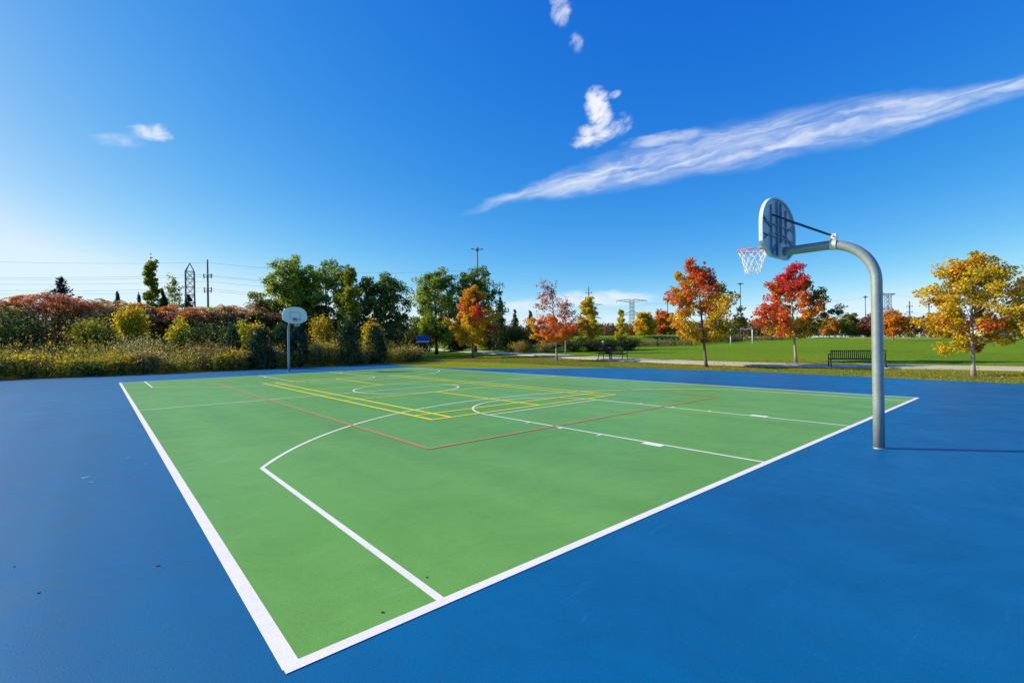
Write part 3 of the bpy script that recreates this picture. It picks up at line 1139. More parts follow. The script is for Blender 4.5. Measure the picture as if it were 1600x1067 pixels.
def broadleaf(name, label, cat, loc, H, cb, R, prof, colfun, seed, limbs=26, lpc=90, ls=.14, cr=.45, lean=(0, 0), tr=.08, bark=None, dens=None, off=(0, 0), group=None, twist=.12, up_b=.5, mat=None, leaders=True):
    """tapered trunk, limbs and a crown of leaf clumps; prof: [(t, r)] crown outline from base to top"""
    rng = np.random.default_rng(seed)
    bark = bark or M_BARK
    root = thing(name, label, cat, (loc[0], loc[1], gz(loc[0], loc[1]) - .03), 0, group)
    pt, pr_ = zip(*prof)
    lean = np.array([lean[0], lean[1]])

    def axis(z):
        t = z / H
        w = math.sin(t * 3.1 + seed) * twist * t
        return np.array([lean[0] * t + w * .6, lean[1] * t + w * .4, z])
    zs = np.linspace(0, H * .93, 12)
    tp = [axis(z) for z in zs]
    rad = [tr * (1.35 if i == 0 else 1.0) * max(.12, 1 - z / H) ** .8 for i, z in enumerate(zs)]
    MB().tube([p.tolist() for p in tp], rad, 9).build('trunk', bark, root, True)
    bm = MB()
    C_, Rd, Per = [], [], []
    ga = 2.39996
    for i in range(limbs):
        t = (i + .5) / limbs
        t = t ** .85
        rr = np.interp(t, pt, pr_) * R
        a = i * ga + rng.uniform(-.5, .5)
        ze = cb + t * (H - cb)
        q = rng.uniform(.66, 1.02) if i % 5 or not leaders else rng.uniform(1.05, 1.24)
        ze += rng.normal() * .05 * (H - cb) * (1 if leaders else .4)
        end = axis(ze) + np.array([math.cos(a) * rr * q + off[0], math.sin(a) * rr * q + off[1], 0])
        z0 = max(cb * .85, ze - rr * rng.uniform(.45, .9))
        st = axis(min(z0, H * .9))
        mid = st * .45 + end * .55 + np.array([0, 0, -.08 * rr])
        br = max(.008, tr * .34 * (1 - t * .6))
        bm.tube([st.tolist(), mid.tolist(), end.tolist()], [br, br * .6, br * .2], 5, cap=False)
        dn = 1.0 if dens is None else dens(t)
        for f in ((.48, .64, .82, 1.0) if leaders else (.5, .78, 1.0)):
            c = st * (1 - f) ** 2 + 2 * mid * f * (1 - f) + end * f * f if f < 1 else end
            if f < .6 and rr < R * .45:
                continue
            for _ in range(2):
                j = rng.normal(size=3) * cr * .55
                j[2] *= .7
                cc = c + j
                rc = cr * rng.uniform(.6, 1.15)
                C_.append(cc)
                Rd.append(rc)
                Per.append(int(lpc * dn * rng.uniform(.55, 1.25) * (.7 if f < .6 else (.85 if leaders else 1))))
                if rng.uniform() < .7:
                    bm.tube([c.tolist(), ((c + cc) / 2 + rng.normal(size=3) * .04).tolist(), (cc + rng.normal(size=3) * rc * .4).tolist()], [br * .35, br * .22, br * .1], 4, cap=False)
    for k in range(5 if leaders else 1):
        aa = k * 2.4 + seed
        rr = R * .33 * (.3 + .7 * rng.uniform()) * (0 if k == 0 else 1)
        lo_ = axis(H * .8)
        hi_ = axis(H * (rng.uniform(.9, 1.07) if leaders else .95)) + np.array([math.cos(aa) * rr, math.sin(aa) * rr, 0])
        bm.tube([lo_.tolist(), hi_.tolist()], [tr * .15, tr * .05], 4, cap=False)
        for f in (.3, .5, .68, .85, 1.0):
            C_.append(lo_ + (hi_ - lo_) * f + rng.normal(size=3) * cr * .12)
            Rd.append(cr * (.72 - .40 * f))
            Per.append(int(lpc * (.55 - .38 * f) * (1.0 if dens is None else dens(1.0))))
    bm.tube([p.tolist() for p in tp], [r_ * .5 for r_ in rad], 5)
    bm.build('branches', bark, root, True)
    P, V = clump_leaves(rng, C_, Rd, Per, ls, up_b, .75, axis(cb + .45 * (H - cb)))
    v = (P[:, 2] - cb) / (H - cb)
    u = (P[:, :2] @ RT2) / R
    d = (P[:, :2] @ FW2) / R
    rf = np.linalg.norm(P[:, :2], axis=1) / (np.interp(v, pt, pr_) * R + .15)
    nz_ = pnoise(P, 1.6 / max(R * .5, .5), seed + 5)
    nf = pnoise(P, 5.0 / max(R * .5, .5), seed + 9)
    c = colfun(rng, len(P), u, v, d, rf, nz_ + .5 * nf)
    quad_mesh('crown', V, mat or M_LEAF, root, jitter(c, rng))
    return root


def mono(base, alt=None, w=.35, b2=None):
    def f(rng, n, u, v, d, rf, nz_):
        rules = []
        if alt is not None:
            rules.append((alt, sstep(nz_, -.3, .6) * w * 2))
        if b2 is not None:
            rules.append((b2, sstep(-nz_, .0, .8) * .6))
        return choose(n, rng, rules, base)
    return f


MAPLE = [(0, .45), (.12, .85), (.3, 1.0), (.55, .86), (.78, .55), (.92, .3), (1, .1)]


def col_TA(rng, n, u, v, d, rf, z):  # green and dark red on the right also paint in the crown's shaded side
    RO = RED * .5 + ORA * .5
    return choose(n, rng, [(YEL, .4 + 0 * u), (LIME, sstep(.55 - v, 0, .4) * .45), (GRN * 1.2, sstep(u - .0 + z * .3, 0, .6) * .55), (ORA, sstep(z * .8 + v * .7 - u * .3 - .3, 0, .5) * .7), (RO, sstep(z * .7 + v * .9 - u * .3 - .68, 0, .4) * .6), (RED, sstep(z * .6 + v - u * .4 - 1.0, 0, .3) * .5), (RO, sstep(-u - .4 + z * .5, 0, .3) * .75), (RED * .55, sstep(u + z * .5 - .55 - v * .2, 0, .3) * .6), (YEL, sstep(.28 - v - u * .3 + z * .15, 0, .2) * .6)], GOLD * .7 + OLV * .4)


def col_TB(rng, n, u, v, d, rf, z):
    return choose(n, rng, [(GOLD, sstep(.55 - v + z * .15, 0, .3) * .7), (YEL, sstep(.36 - v + z * .15, 0, .2) * .65), (GRN, sstep(u + .0 + z * .2 - v * .25, 0, .3) * .8), (ORA, sstep(.24 - np.abs(v - .5 + u * .1 + z * .12), 0, .15) * .75 * sstep(.45 - u, 0, .3)), (RED, sstep(v - .55 - u * .1 + z * .28, 0, .25) * .8 * sstep(.6 - u, 0, .3)), (CRIM, sstep(v - .7 - u * .2 + z * .25, 0, .2) * .65 * sstep(.5 - u, 0, .3)), (RED, sstep(-u - .4 + z * .3, 0, .25) * .7), (GRN * .8, sstep(u - .5, 0, .2) * .8), (BRN, sstep(u - .1, 0, .3) * sstep(v - .6, 0, .2) * .5)], ORA)


def col_TC(rng, n, u, v, d, rf, z):
    return choose(n, rng, [(GOLD, sstep(z, -.1, .7) * .5), (ORA, sstep(z + v * .3 - .6, 0, .4) * .45), (LIME, sstep(-z, 0, .6) * .4), (OLV, sstep(.85 - rf, 0, .4) * .35), (GRN, sstep(u - .15 - z * .2, 0, .5) * .5), (RED * .7, sstep(u - .25 + z * .2, 0, .3) * sstep(.5 - v, 0, .25) * .6), (ORA * .7 + RED * .4, sstep(.12 - np.abs(v - .2), 0, .06) * sstep(.3 - np.abs(u + .15), 0, .15) * .85)], YEL)


def col_TC2(rng, n, u, v, d, rf, z):
    return choose(n, rng, [(GRN, .35 + 0 * u), (RED * .7, sstep(z, -.1, .5) * .6), (ORA, sstep(-z, .1, .6) * .45)], OLV)


def col_T1(rng, n, u, v, d, rf, z):
    return choose(n, rng, [(GOLD, sstep(z, 0, .5) * .6), (ORA, sstep(v - .3 + z * .2, 0, .3) * .55), (RED, sstep(.3 - np.hypot(u - .3, (v - .58) * 1.2) + z * .12, -.05, .15) * .85), (RED, sstep(.22 - np.hypot(u + .45, (v - .62) * 1.2) + z * .1, -.05, .12) * .6), (GOLD, sstep(v - .8, 0, .1) * .75), (OLV, sstep(u - .2, 0, .4) * sstep(.35 - v, 0, .2) * .5), (RED * .7, sstep(u - .55, 0, .2) * sstep(.4 - v, 0, .2) * .7)], YEL)


def col_T2(rng, n, u, v, d, rf, z):
    return choose(n, rng, [(RED, sstep(z, -.3, .4) * .7), (ORA * .8 + RED * .3, .35 + 0 * u), (YEL, sstep(-u - .65 - v * .6, 0, .2) * .7), (BRN + RED * .3, sstep(v - .5, 0, .1) * .9), (GOLD, sstep(.14 - v, 0, .1) * .6)], ORA)


# ---- the autumn maples along the path
broadleaf('maple_tree', 'slim maple with yellow lower and orange-red upper leaves left of the path bend', 'tree', (18.17, 21.04), 6.2, 1.8, 2.15, [(0, .55), (.12, .85), (.3, 1.0), (.5, .86), (.7, .6), (.88, .32), (1, .08)], col_T1, 21, 32, 120, .16, .42, tr=.11)
broadleaf('maple_tree', 'half bare young maple with orange leaves low and a bare top beside the bench', 'tree', (17.95, 9.95), 5.7, 1.6, 1.75, [(0, .5), (.1, 1.0), (.3, 1.05), (.45, .75), (.6, .45), (.8, .4), (1, .1)], col_T2, 33, 28, 95, .13, .34, lean=(-.25, .2), tr=.075, bark=M_BARKP, dens=lambda t: 1.0 if t < .42 else .13, off=(-.35, .30))
broadleaf('maple_tree', 'thin pale-trunked maple nearly bare with sparse dull red leaves', 'tree', (29.1, 19.4), 5.5, 1.9, 1.6, [(0, .5), (.2, 1.0), (.6, .9), (1, .2)], mono(BRN + RED * .3, RED * .6, .3), 35, 24, 34, .15, .42, tr=.085, bark=M_BARKP, dens=lambda t: 1.3 if t < .4 else .45)
broadleaf('maple_tree', 'maple turning red at the top left and yellow-green below, left of the hoop', 'tree', (17.5, -2.02), 5.5, 1.6, 1.98, [(0, .5), (.12, .85), (.3, 1.0), (.5, .95), (.7, .72), (.85, .5), (1, .12)], col_TA, 41, 42, 84, .115, .33, lean=(-.35, .3), tr=.085)
broadleaf('maple_tree', 'brilliant red and orange maple with a leaning pale trunk beyond the path', 'tree', (25.0, -4.05), 5.75, 1.8, 2.2, [(0, .4), (.12, .75), (.3, 1.0), (.5, .92), (.7, .66), (.88, .42), (1, .12)], col_TB, 57, 42, 90, .12, .35, lean=(-.2, .22), tr=.085, bark=M_BARKP)
broadleaf('maple_tree', 'golden yellow maple with a touch of orange at the right of the path', 'tree', (17.34, -12.84), 4.5, 1.4, 1.78, [(0, .55), (.12, .9), (.3, 1.0), (.5, .95), (.7, .7), (.85, .5), (1, .12)], col_TC, 63, 42, 88, .092, .29, tr=.075, bark=M_BARKP)
broadleaf('maple_tree', 'green and dull red maple cut off by the right edge of the picture', 'tree', (31.2, -14.9), 5.6, 1.5, 2.5, MAPLE, col_TC2, 71, 28, 90, .14, .45, tr=.09)

# ---- tall green trees behind the hedgerow
ROUND = [(0, .5), (.15, .85), (.4, 1.0), (.65, .95), (.85, .7), (1, .25)]
GTREES = [((6.6, 36.9), 10.0, 3.2, 3.1, 81, 'broad grey-green tree, leftmost of the tall green trees behind the far hoop', GRN * .95 + OLV * .12, LIME * .5),
          ((11.0, 38.8), 10.4, 3.0, 4.0, 82, 'widest dark green tree towering right of the far hoop', DGRN * 1.5 + GRN * .3, GRN),
          ((15.95, 35.3), 9.0, 2.4, 3.2, 83, 'dark green rounded tree in the middle of the tall row', DGRN * 1.7, GRN * .9),
          ((23.8, 36.4), 10.2, 2.4, 3.0, 84, 'bright green upright tree left of the orange maple', GRN * 1.05, LIME * .6),
          ((28.8, 35.0), 10.7, 2.6, 3.4, 85, 'open crowned green tree standing behind the orange maple and mast', DGRN * 1.3 + GRN * .3, GRN * .8)]
for (loc, H, cb, R, sd, lab, c1, c2) in GTREES:
    broadleaf('green_tree', lab, 'tree', loc, H, cb, R, ROUND, mono(c1 * 1.9, c2 * 1.8, .4, DGRN * 1.8), sd, 38, 92, .24, .74, tr=.2, leaders=False, group='tall green trees behind the court', bark=M_STEM, up_b=.9, dens=(lambda t: .75) if sd == 85 else None)
broadleaf('young_poplar', 'slender pale green tree with a pointed tip among the dark trees', 'tree', (10.1, 29.8), 8.9, 1.2, 1.0, [(0, .7), (.2, 1.0), (.5, .8), (.8, .35), (1, .06)], mono(LIME * .42 + GRN * .5, LIME * .7, .4), 87, 34, 42, .2, .36, tr=.07, bark=M_BARKP)
broadleaf('columnar_poplar', 'tall narrow columnar poplar rising above the hedge at left', 'tree', (-1.1, 90.9), 17.0, 2, .98, [(0, .8), (.3, 1.0), (.7, .95), (.9, .7), (1, .3)], mono(GRN * 1.1 + OLV * .4, LIME * .6, .3), 88, 90, 34, .28, .38, tr=.2)
broadleaf('sapling', 'wispy half bare tree between the poplar and lattice tower', 'tree', (3.2, 100.4), 15.2, 6.5, 1.5, ROUND, mono(GRN + OLV * .3, OLV, .3), 89, 22, 11, .36, .6, tr=.12, bark=M_BARKP)
broadleaf('ginkgo_tree', 'bright yellow tree with upswept branches behind the fence', 'tree', (39.8, 25.2), 6.3, 1.2, 1.5, [(0, .7), (.2, 1.0), (.5, .85), (.8, .6), (1, .35)], mono(YEL * 1.1, LIME * 1.25, .4, GOLD), 91, 34, 70, .18, .36, tr=.08)
broadleaf('ginkgo_tree', 'small slender yellow-green tree near the pylon', 'tree', (53.7, 30.4), 5.6, .9, 1.0, [(0, .8), (.2, 1.0), (.5, .7), (.8, .35), (1, .1)], mono(YEL * .8 + LIME * .3, LIME, .3, OLV), 92, 26, 50, .17, .3, tr=.06)
broadleaf('yellow_tree', 'round bushy yellow tree beyond the fence right of the pylon', 'tree', (66.0, 34.4), 4.1, 1.0, 1.75, [(0, .7), (.2, 1.0), (.6, 1.0), (.85, .75), (1, .35)], mono(YEL * 1.1, GOLD, .3, OLV), 93, 28, 95, .24, .55, tr=.08)
FAR = [((116.9, 8.55), 5.4, 1.7, 2.6, 'rounded orange tree on the far lawn beside the hoop pole', GOLD * .75 + ORA * .25, ORA, ORA * .6 + BRN * .4, 101),
       ((165.1, 33.4), 6.0, 1.3, 2.9, 'small orange tree in the distance right of the red maple', GOLD * .7, ORA, OLV, 102),
       ((171.0, 29.5), 7.6, 1.0, 3.2, 'grey-green bushy tree in the distance behind the small goal', GRN * .8 + OLV * .3, OLV, DGRN, 103),
       ((173.5, 24.5), 7.2, .8, 3.4, 'dusty purple-brown tree in the distance left of the hoop pole', BRN + np.array([.1, .03, .05]), RED * .5, BRN, 104),
       ((165.1, 13.5), 5.6, 1.2, 2.4, 'pinkish brown thin tree on the far lawn', BRN + np.array([.12, .08, .06]), BRN, OLV, 105),
       ((192.0, 12.0), 7.0, .8, 3.2, 'russet tree in the distance left of the golden maple', BRN + RED * .15, ORA * .5, OLV, 106),
       ((150.0, 36.5), 5.4, .5, 2.6, 'green bush in the distance between the two red maples', GRN, OLV, LIME * .5, 107),
       ((82.0, 40.5), 4.6, .8, 2.1, 'orange bush on the bank left of the red-topped maple', ORA * .9, RED * .7, GOLD, 108)]
for (loc, H, cb, R, lab, c1, c2, c3, sd) in FAR:
    broadleaf('distant_tree', lab, 'tree', loc, H, cb, R, ROUND, mono(c1, c2, .35, c3), sd, 24, 52, .36, .8, tr=.12, bark=M_BARKP, leaders=False)


# ---- evergreens
def conifer(name, label, loc, H, R, seed, c1, c2, tiers=16, droop=.25, ls=.22, base=.05, per=26, group=None, ragged=.25):
    """spruce: whorls of drooping boughs with short sprays of needles"""
    rng = np.random.default_rng(seed)
    root = thing(name, label, 'tree', (loc[0], loc[1], gz(*loc) - .03), 0, group)
    MB().tube([(0, 0, 0), (.02, 0, H * .5), (0, 0, H)], [.03 * H ** .6, .018 * H ** .6, .006], 7).build('trunk', M_STEM, root, True)
    P, T = [], []
    bm = MB()
    for i in range(tiers):
        t = base + (1 - base) * (i + .3) / tiers
        rr = R * (1 - t) ** .8 * rng.uniform(1 - ragged, 1 + ragged * .4) + .05
        nb = max(4, int(9 * (1 - t) + 4))
        for k in range(nb):
            a = 2 * math.pi * (k + rng.uniform(-.3, .3)) / nb + i
            L = rr * rng.uniform(.7, 1.1)
            dv = np.array([math.cos(a), math.sin(a), -droop])
            s0 = np.array([0, 0, H * min(.99, t + rng.uniform(-.6, .6) / tiers)])
            bm.tube([s0.tolist(), (s0 + dv * L * .9).tolist()], [.012, .004], 3, cap=False)
            f = rng.uniform(.12, 1.0, per)
            pos = s0 + f[:, None] * dv * L + rng.normal(size=(per, 3)) * np.array([L * .12, L * .12, H / tiers * .28])
            pos[:, 2] += .08 * L * f ** 2
            P.append(pos)
            td = dv + rng.normal(size=(per, 3)) * .5
            T.append(td)
    bm.build('branches', M_STEM, root)
    P = np.concatenate(P)
    T = unit(np.concatenate(T))
    N = rng.normal(size=P.shape)
    N[:, 2] += 1.2
    s = ls * rng.uniform(.7, 1.3, len(P))
    V = leaf_quads(P, unit(N), T, s * 1.4, s * .55, .05)
    c = choose(len(P), rng, [(c2, sstep(pnoise(P, 2.0, seed), -.3, .7) * .6)], c1)
    quad_mesh('crown', V, M_NEEDLE, root, jitter(c, rng))
    return root


SPR = np.array([.022, .05, .03])
BLU = np.array([.055, .10, .065])
conifer('spruce_tree', 'tall dark spruce just right of the orange maple', (35.0, 37.3), 7.5, 1.75, 111, SPR, GRN * .6, 18)
conifer('spruce_tree', 'small yellowing spruce between two darker ones', (39.2, 39.0), 5.9, 1.5, 112, OLV * .5, GRN, 15)
conifer('spruce_tree', 'small dark spruce left of the half bare maple', (46.4, 43.3), 6.2, 1.6, 113, SPR * 1.2, GRN * .6, 15)
conifer('spruce_tree', 'dark bluish spruce tip poking above the hedge at far left', (-12.6, 87.5), 12.9, 4.6, 114, np.array([.018, .035, .045]), SPR, 18, -.35, .42, .3, 14)
conifer('spruce_tree', 'dark spruce tip beside the columnar poplar', (1.0, 95.6), 12.2, 2.6, 115, SPR, BLU, 16, .2, .4, .3)
conifer('spruce_tree', 'dark spruce tip in front of the lattice tower', (4.95, 94.9), 11.3, 3.2, 116, SPR, GRN * .5, 14, .1, .42, .3)
conifer('spruce_tree', 'tiny distant conifer tip, first left of the poplar', (-5.6, 96.0), 11.5, 1.3, 117, BLU, SPR, 12, .1, .4, .4)
conifer('spruce_tree', 'tiny distant conifer tip above the yellow shrub', (-2.4, 99.0), 11.2, 1.2, 118, BLU, SPR, 12, .1, .4, .4)


def cedar(label, loc, H, R, seed, c1, c2, n=4200):
    """dense upright juniper: sprays pointing up and out"""
    rng = np.random.default_rng(seed)
    root = thing('cedar_shrub', label, 'shrub', (loc[0], loc[1], -.03), 0, 'dark cedars at the edge of the court')
    MB().tube([(0, 0, 0), (0, 0, H * .8)], [.06, .01], 6).build('trunk', M_STEM, root, True)
    k = 46
    tt = rng.uniform(0, 1, k) ** .9
    aa = rng.uniform(0, 6.28, k)
    rad = R * np.interp(tt, [0, .15, .45, .75, 1], [.75, .95, .95, .6, .12])
    cen = np.stack([np.cos(aa) * rad * .75, np.sin(aa) * rad * .75, tt * H * .9 + .08], -1)
    which = rng.integers(0, k, n)
    P = cen[which] + rng.normal(size=(n, 3)) * np.array([.15, .15, .24]) * R * 1.15
    P[:, 2] = np.clip(P[:, 2], .03, None)
    out = P * np.array([1, 1, 0])
    T = unit(unit(out) * .45 + np.array([0, 0, 1.0]) + rng.normal(size=(n, 3)) * .35)
    N = unit(unit(out) + rng.normal(size=(n, 3)) * .7)
    s = .17 * rng.uniform(.7, 1.3, n)
    c = choose(n, rng, [(c2, sstep(pnoise(P, 3.0, seed), -.2, .8) * .5)], c1)
    quad_mesh('crown', leaf_quads(P, N, T, s * 1.3, s * .42, .03), M_NEEDLE, root, jitter(c, rng))


CED = np.array([.030, .068, .020])
cedar('dark cedar shrub left of the yellow-green bush, smaller and set back', (-1.1, 23.6), 3.1, .75, 121, CED * 1.5, GRN * .6)
cedar('dense dark cedar just left of the far hoop', (.1, 20.6), 2.75, .85, 122, CED, CED * 1.8)
cedar('tall grey-green cedar directly behind the far hoop pole', (2.0, 22.6), 3.1, .95, 123, CED * 1.7, BLU)
cedar('slim bluish cedar just right of the far hoop pole', (2.9, 21.6), 3.1, .7, 124, BLU * .8, CED * 1.5)
cedar('tallest dark cedar, left of the pair right of the far hoop', (6.2, 20.75), 3.45, 1.0, 125, CED, CED * 1.7)
cedar('shorter dark cedar, right of the pair right of the far hoop', (8.5, 20.8), 2.9, .9, 126, CED * .95, GRN * .45)


# ---- bushes and undergrowth along the far end of the court
def bush(name, label, loc, H, R, colfun, seed, n=2600, ls=.13, cat='shrub', stems=14, arch=.3, el_=.9, lift=.15, mat=None, group=None):
    """many-stemmed bush: stems fan out of the ground, leaves crowd their upper part"""
    rng = np.random.default_rng(seed)
    root = thing(name, label, cat, (loc[0], loc[1], gz(*loc) - .03), 0, group)
    bm = MB()
    S = []
    for k in range(stems):
        a = rng.uniform(0, 6.28)
        q = rng.uniform(.15, 1.0) ** .6
        h = H * rng.uniform(.72, 1.0) * (1 - .28 * q * q)
        tip = np.array([math.cos(a) * R * q, math.sin(a) * R * q, h])
        mid = tip * np.array([.55, .55, .6]) + rng.normal(size=3) * .04
        bt = tip * np.array([.18, .18, 0])
        bm.tube([bt.tolist(), mid.tolist(), tip.tolist()], [.018, .012, .004], 4, cap=False)
        S.append((bt, mid, tip))
    bm.build('stems', M_STEM, root)
    w = rng.integers(0, stems, n)
    f = lift + (1 - lift) * rng.uniform(0, 1, n) ** .7
    B = np.array([s[0] for s in S])[w]
    Mi = np.array([s[1] for s in S])[w]
    Ti = np.array([s[2] for s in S])[w]
    g = f[:, None]
    P = B * (1 - g) ** 2 + 2 * Mi * g * (1 - g) + Ti * g * g + rng.normal(size=(n, 3)) * R * np.array([.22, .22, .14])
    P[:, 2] = np.clip(P[:, 2], .02, None)
    N = rng.normal(size=(n, 3))
    N[:, 2] += .6
    T = rng.normal(size=(n, 3)) + np.array([0, 0, arch])
    s = ls * rng.uniform(.6, 1.4, n)
    v = P[:, 2] / H
    u = (P[:, :2] @ RT2) / R
    c = colfun(rng, n, u, v, (P[:, :2] @ FW2) / R, v * 0 + 1, pnoise(P, 2.2, seed))
    quad_mesh('leaves', leaf_quads(P, unit(N), T, s, s * rng.uniform(.45, .8, n)), mat or M_LEAF, root, jitter(c, rng, .3))
    return root


TAN = np.array([.46, .34, .14])
DRY = np.array([.34, .28, .13])
PAL = np.array([.40, .40, .19])
HAY_ = np.array([.58, .45, .19])
bush('yellow_shrub', 'large bright yellow shrub standing up against the sumac', (-6.4, 30.8), 5.3, .95, mono(YEL, LIME, .35, OLV), 131, 5200, .17, stems=26, lift=.42)
bush('olive_shrub', 'loose olive-yellow shrub with arching twigs left of the yellow shrub', (-8.5, 29.6), 4.3, 1.25, mono(OLV * .9, LIME * .8, .3, GRN), 132, 3000, .17, stems=24, lift=.3)
bush('yellow_shrub', 'narrow upright shrub, yellow on its left and green below', (-3.9, 26.6), 4.25, .62, lambda r, n, u, v, d, f, z: choose(n, r, [(YEL, sstep(v - .45 - u * .3 + z * .1, 0, .2) * .8), (LIME, .3 + 0 * u)], GRN * 1.3 + LIME * .2), 133, 3200, .15, stems=18, lift=.12)
bush('yellow_green_shrub', 'yellow-green shrub behind the dark cedars left of the far hoop', (.2, 24.0), 4.0, .9, mono(LIME * .95, YEL, .4, GRN), 134, 3000, .15, stems=18, lift=.2)
bush('yellow_shrub', 'small golden shrub right of the far backboard', (6.6, 27.6), 4.5, 1.0, mono(YEL * .75, LIME, .4, OLV), 135, 2600, .16, stems=16, lift=.4)
bush('yellow_green_shrub', 'yellow-orange topped shrub above the shorter right cedar', (10.4, 25.6), 4.1, 1.0, lambda r, n, u, v, d, f, z: choose(n, r, [(ORA * .7, sstep(v - .72, 0, .1) * .6), (YEL, .4 + 0 * u)], LIME), 136, 2600, .16, stems=16, lift=.3)
bush('green_shrub', 'big dark green shrub at the left edge of the picture', (-13.0, 31.0), 4.6, 2.2, mono(DGRN, GRN, .3), 137, 6000, .17, stems=26, lift=.05)
bush('green_shrub', 'dark green shrub right of the narrow yellow shrub', (-2.0, 28.2), 3.9, 1.5, mono(DGRN * 1.1, GRN, .25), 138, 4200, .16, stems=20, lift=.05)
bush('green_shrub', 'dark green undergrowth bush under the tall green trees, left', (13.5, 29.0), 3.6, 2.6, mono(DGRN * 1.2, OLV * .5, .3), 139, 5200, .19, stems=24, lift=.02)
bush('green_shrub', 'dark green undergrowth bush behind the blue sign', (22.0, 39.5), 4.2, 3.4, mono(DGRN * 1.1, OLV * .6, .3), 140, 5600, .22, stems=24, lift=.02)
bush('yellow_green_shrub', 'mottled yellow-green bush above the blue sign', (30.0, 49.0), 5.6, 2.8, mono(GRN, LIME * .8, .35, DRY), 141, 4200, .24, stems=22, lift=.2)
bush('green_shrub', 'dark bush in the shade right of the orange maple trunk', (33.5, 33.6), 3.4, 2.6, mono(DGRN, GRN * .6, .25), 142, 5200, .2, stems=22, lift=.02)
bush('green_shrub', 'dark bush under the spruces', (38.5, 35.5), 3.2, 2.8, mono(DGRN * .9, GRN * .5, .2), 143, 5600, .2, stems=22, lift=.02)
bush('green_shrub', 'dark bush behind the orange leaves of the half bare maple', (41.5, 33.5), 3.0, 2.4, mono(DGRN * .9, GRN * .5, .2), 144, 5200, .2, stems=22, lift=.02)
bush('yellow_green_shrub', 'low yellowish bush at the edge of the path, sunlit', (28.6, 25.8), 1.35, 1.35, mono(YEL * .55 + OLV * .3, LIME * .7, .4, DRY), 145, 3000, .12, stems=26, lift=.05)
bush('yellow_green_shrub', 'low faded bush beside the sunlit bush by the path', (29.6, 23.0), 1.25, 1.2, mono(OLV * .8, DRY, .4, GRN), 146, 2400, .12, stems=22, lift=.05)
for x, y, h, r, sd, lab in ((25.5, 47.5, 4.2, 3.4, 191, 'dark thicket bush behind the bright green tree trunk'), (33.0, 45.0, 3.9, 3.4, 192, 'dark thicket bush behind the orange maple, left of the spruces'), (40.0, 45.5, 3.6, 3.2, 193, 'dark thicket bush closing the gap behind the spruces'), (18.5, 43.0, 4.2, 3.4, 194, 'dark thicket bush between the tall green trees'), (-13.5, 41.5, 4.6, 3.4, 195, 'shaded bush behind the leftmost sumac'), (-8.5, 42.0, 4.4, 3.4, 196, 'shaded bush behind the rusty orange sumac'), (-3.0, 41.0, 4.2, 3.4, 197, 'shaded bush behind the golden orange sumac'), (2.5, 40.0, 4.2, 3.2, 198, 'shaded bush behind the olive-brown sumac')):
    bush('green_shrub', lab, (x, y), h, r, mono(DGRN * 1.1, GRN * .7, .25), sd, 6500, .24, stems=30, lift=.02)
# clipped looking dark hedge blocks behind the two thin maples
for k, (x, y, h, r, lab) in enumerate(((33.0, 21.8, 1.55, 1.5, 'low dark hedge bush, leftmost of four behind the thin maples'), (35.3, 20.9, 1.5, 1.5, 'low dark hedge bush, second of four behind the thin maples'), (37.6, 20.2, 1.5, 1.5, 'low dark hedge bush, third of four behind the thin maples'), (39.9, 19.4, 1.6, 1.5, 'low dark hedge bush at the right end, left of the bench'))):
    bush('hedge_bush', lab, (x, y), h, r, mono(DGRN * .9, GRN * .6, .25), 150 + k, 4200, .12, stems=34, lift=.02, group='dark hedge behind the thin maples')


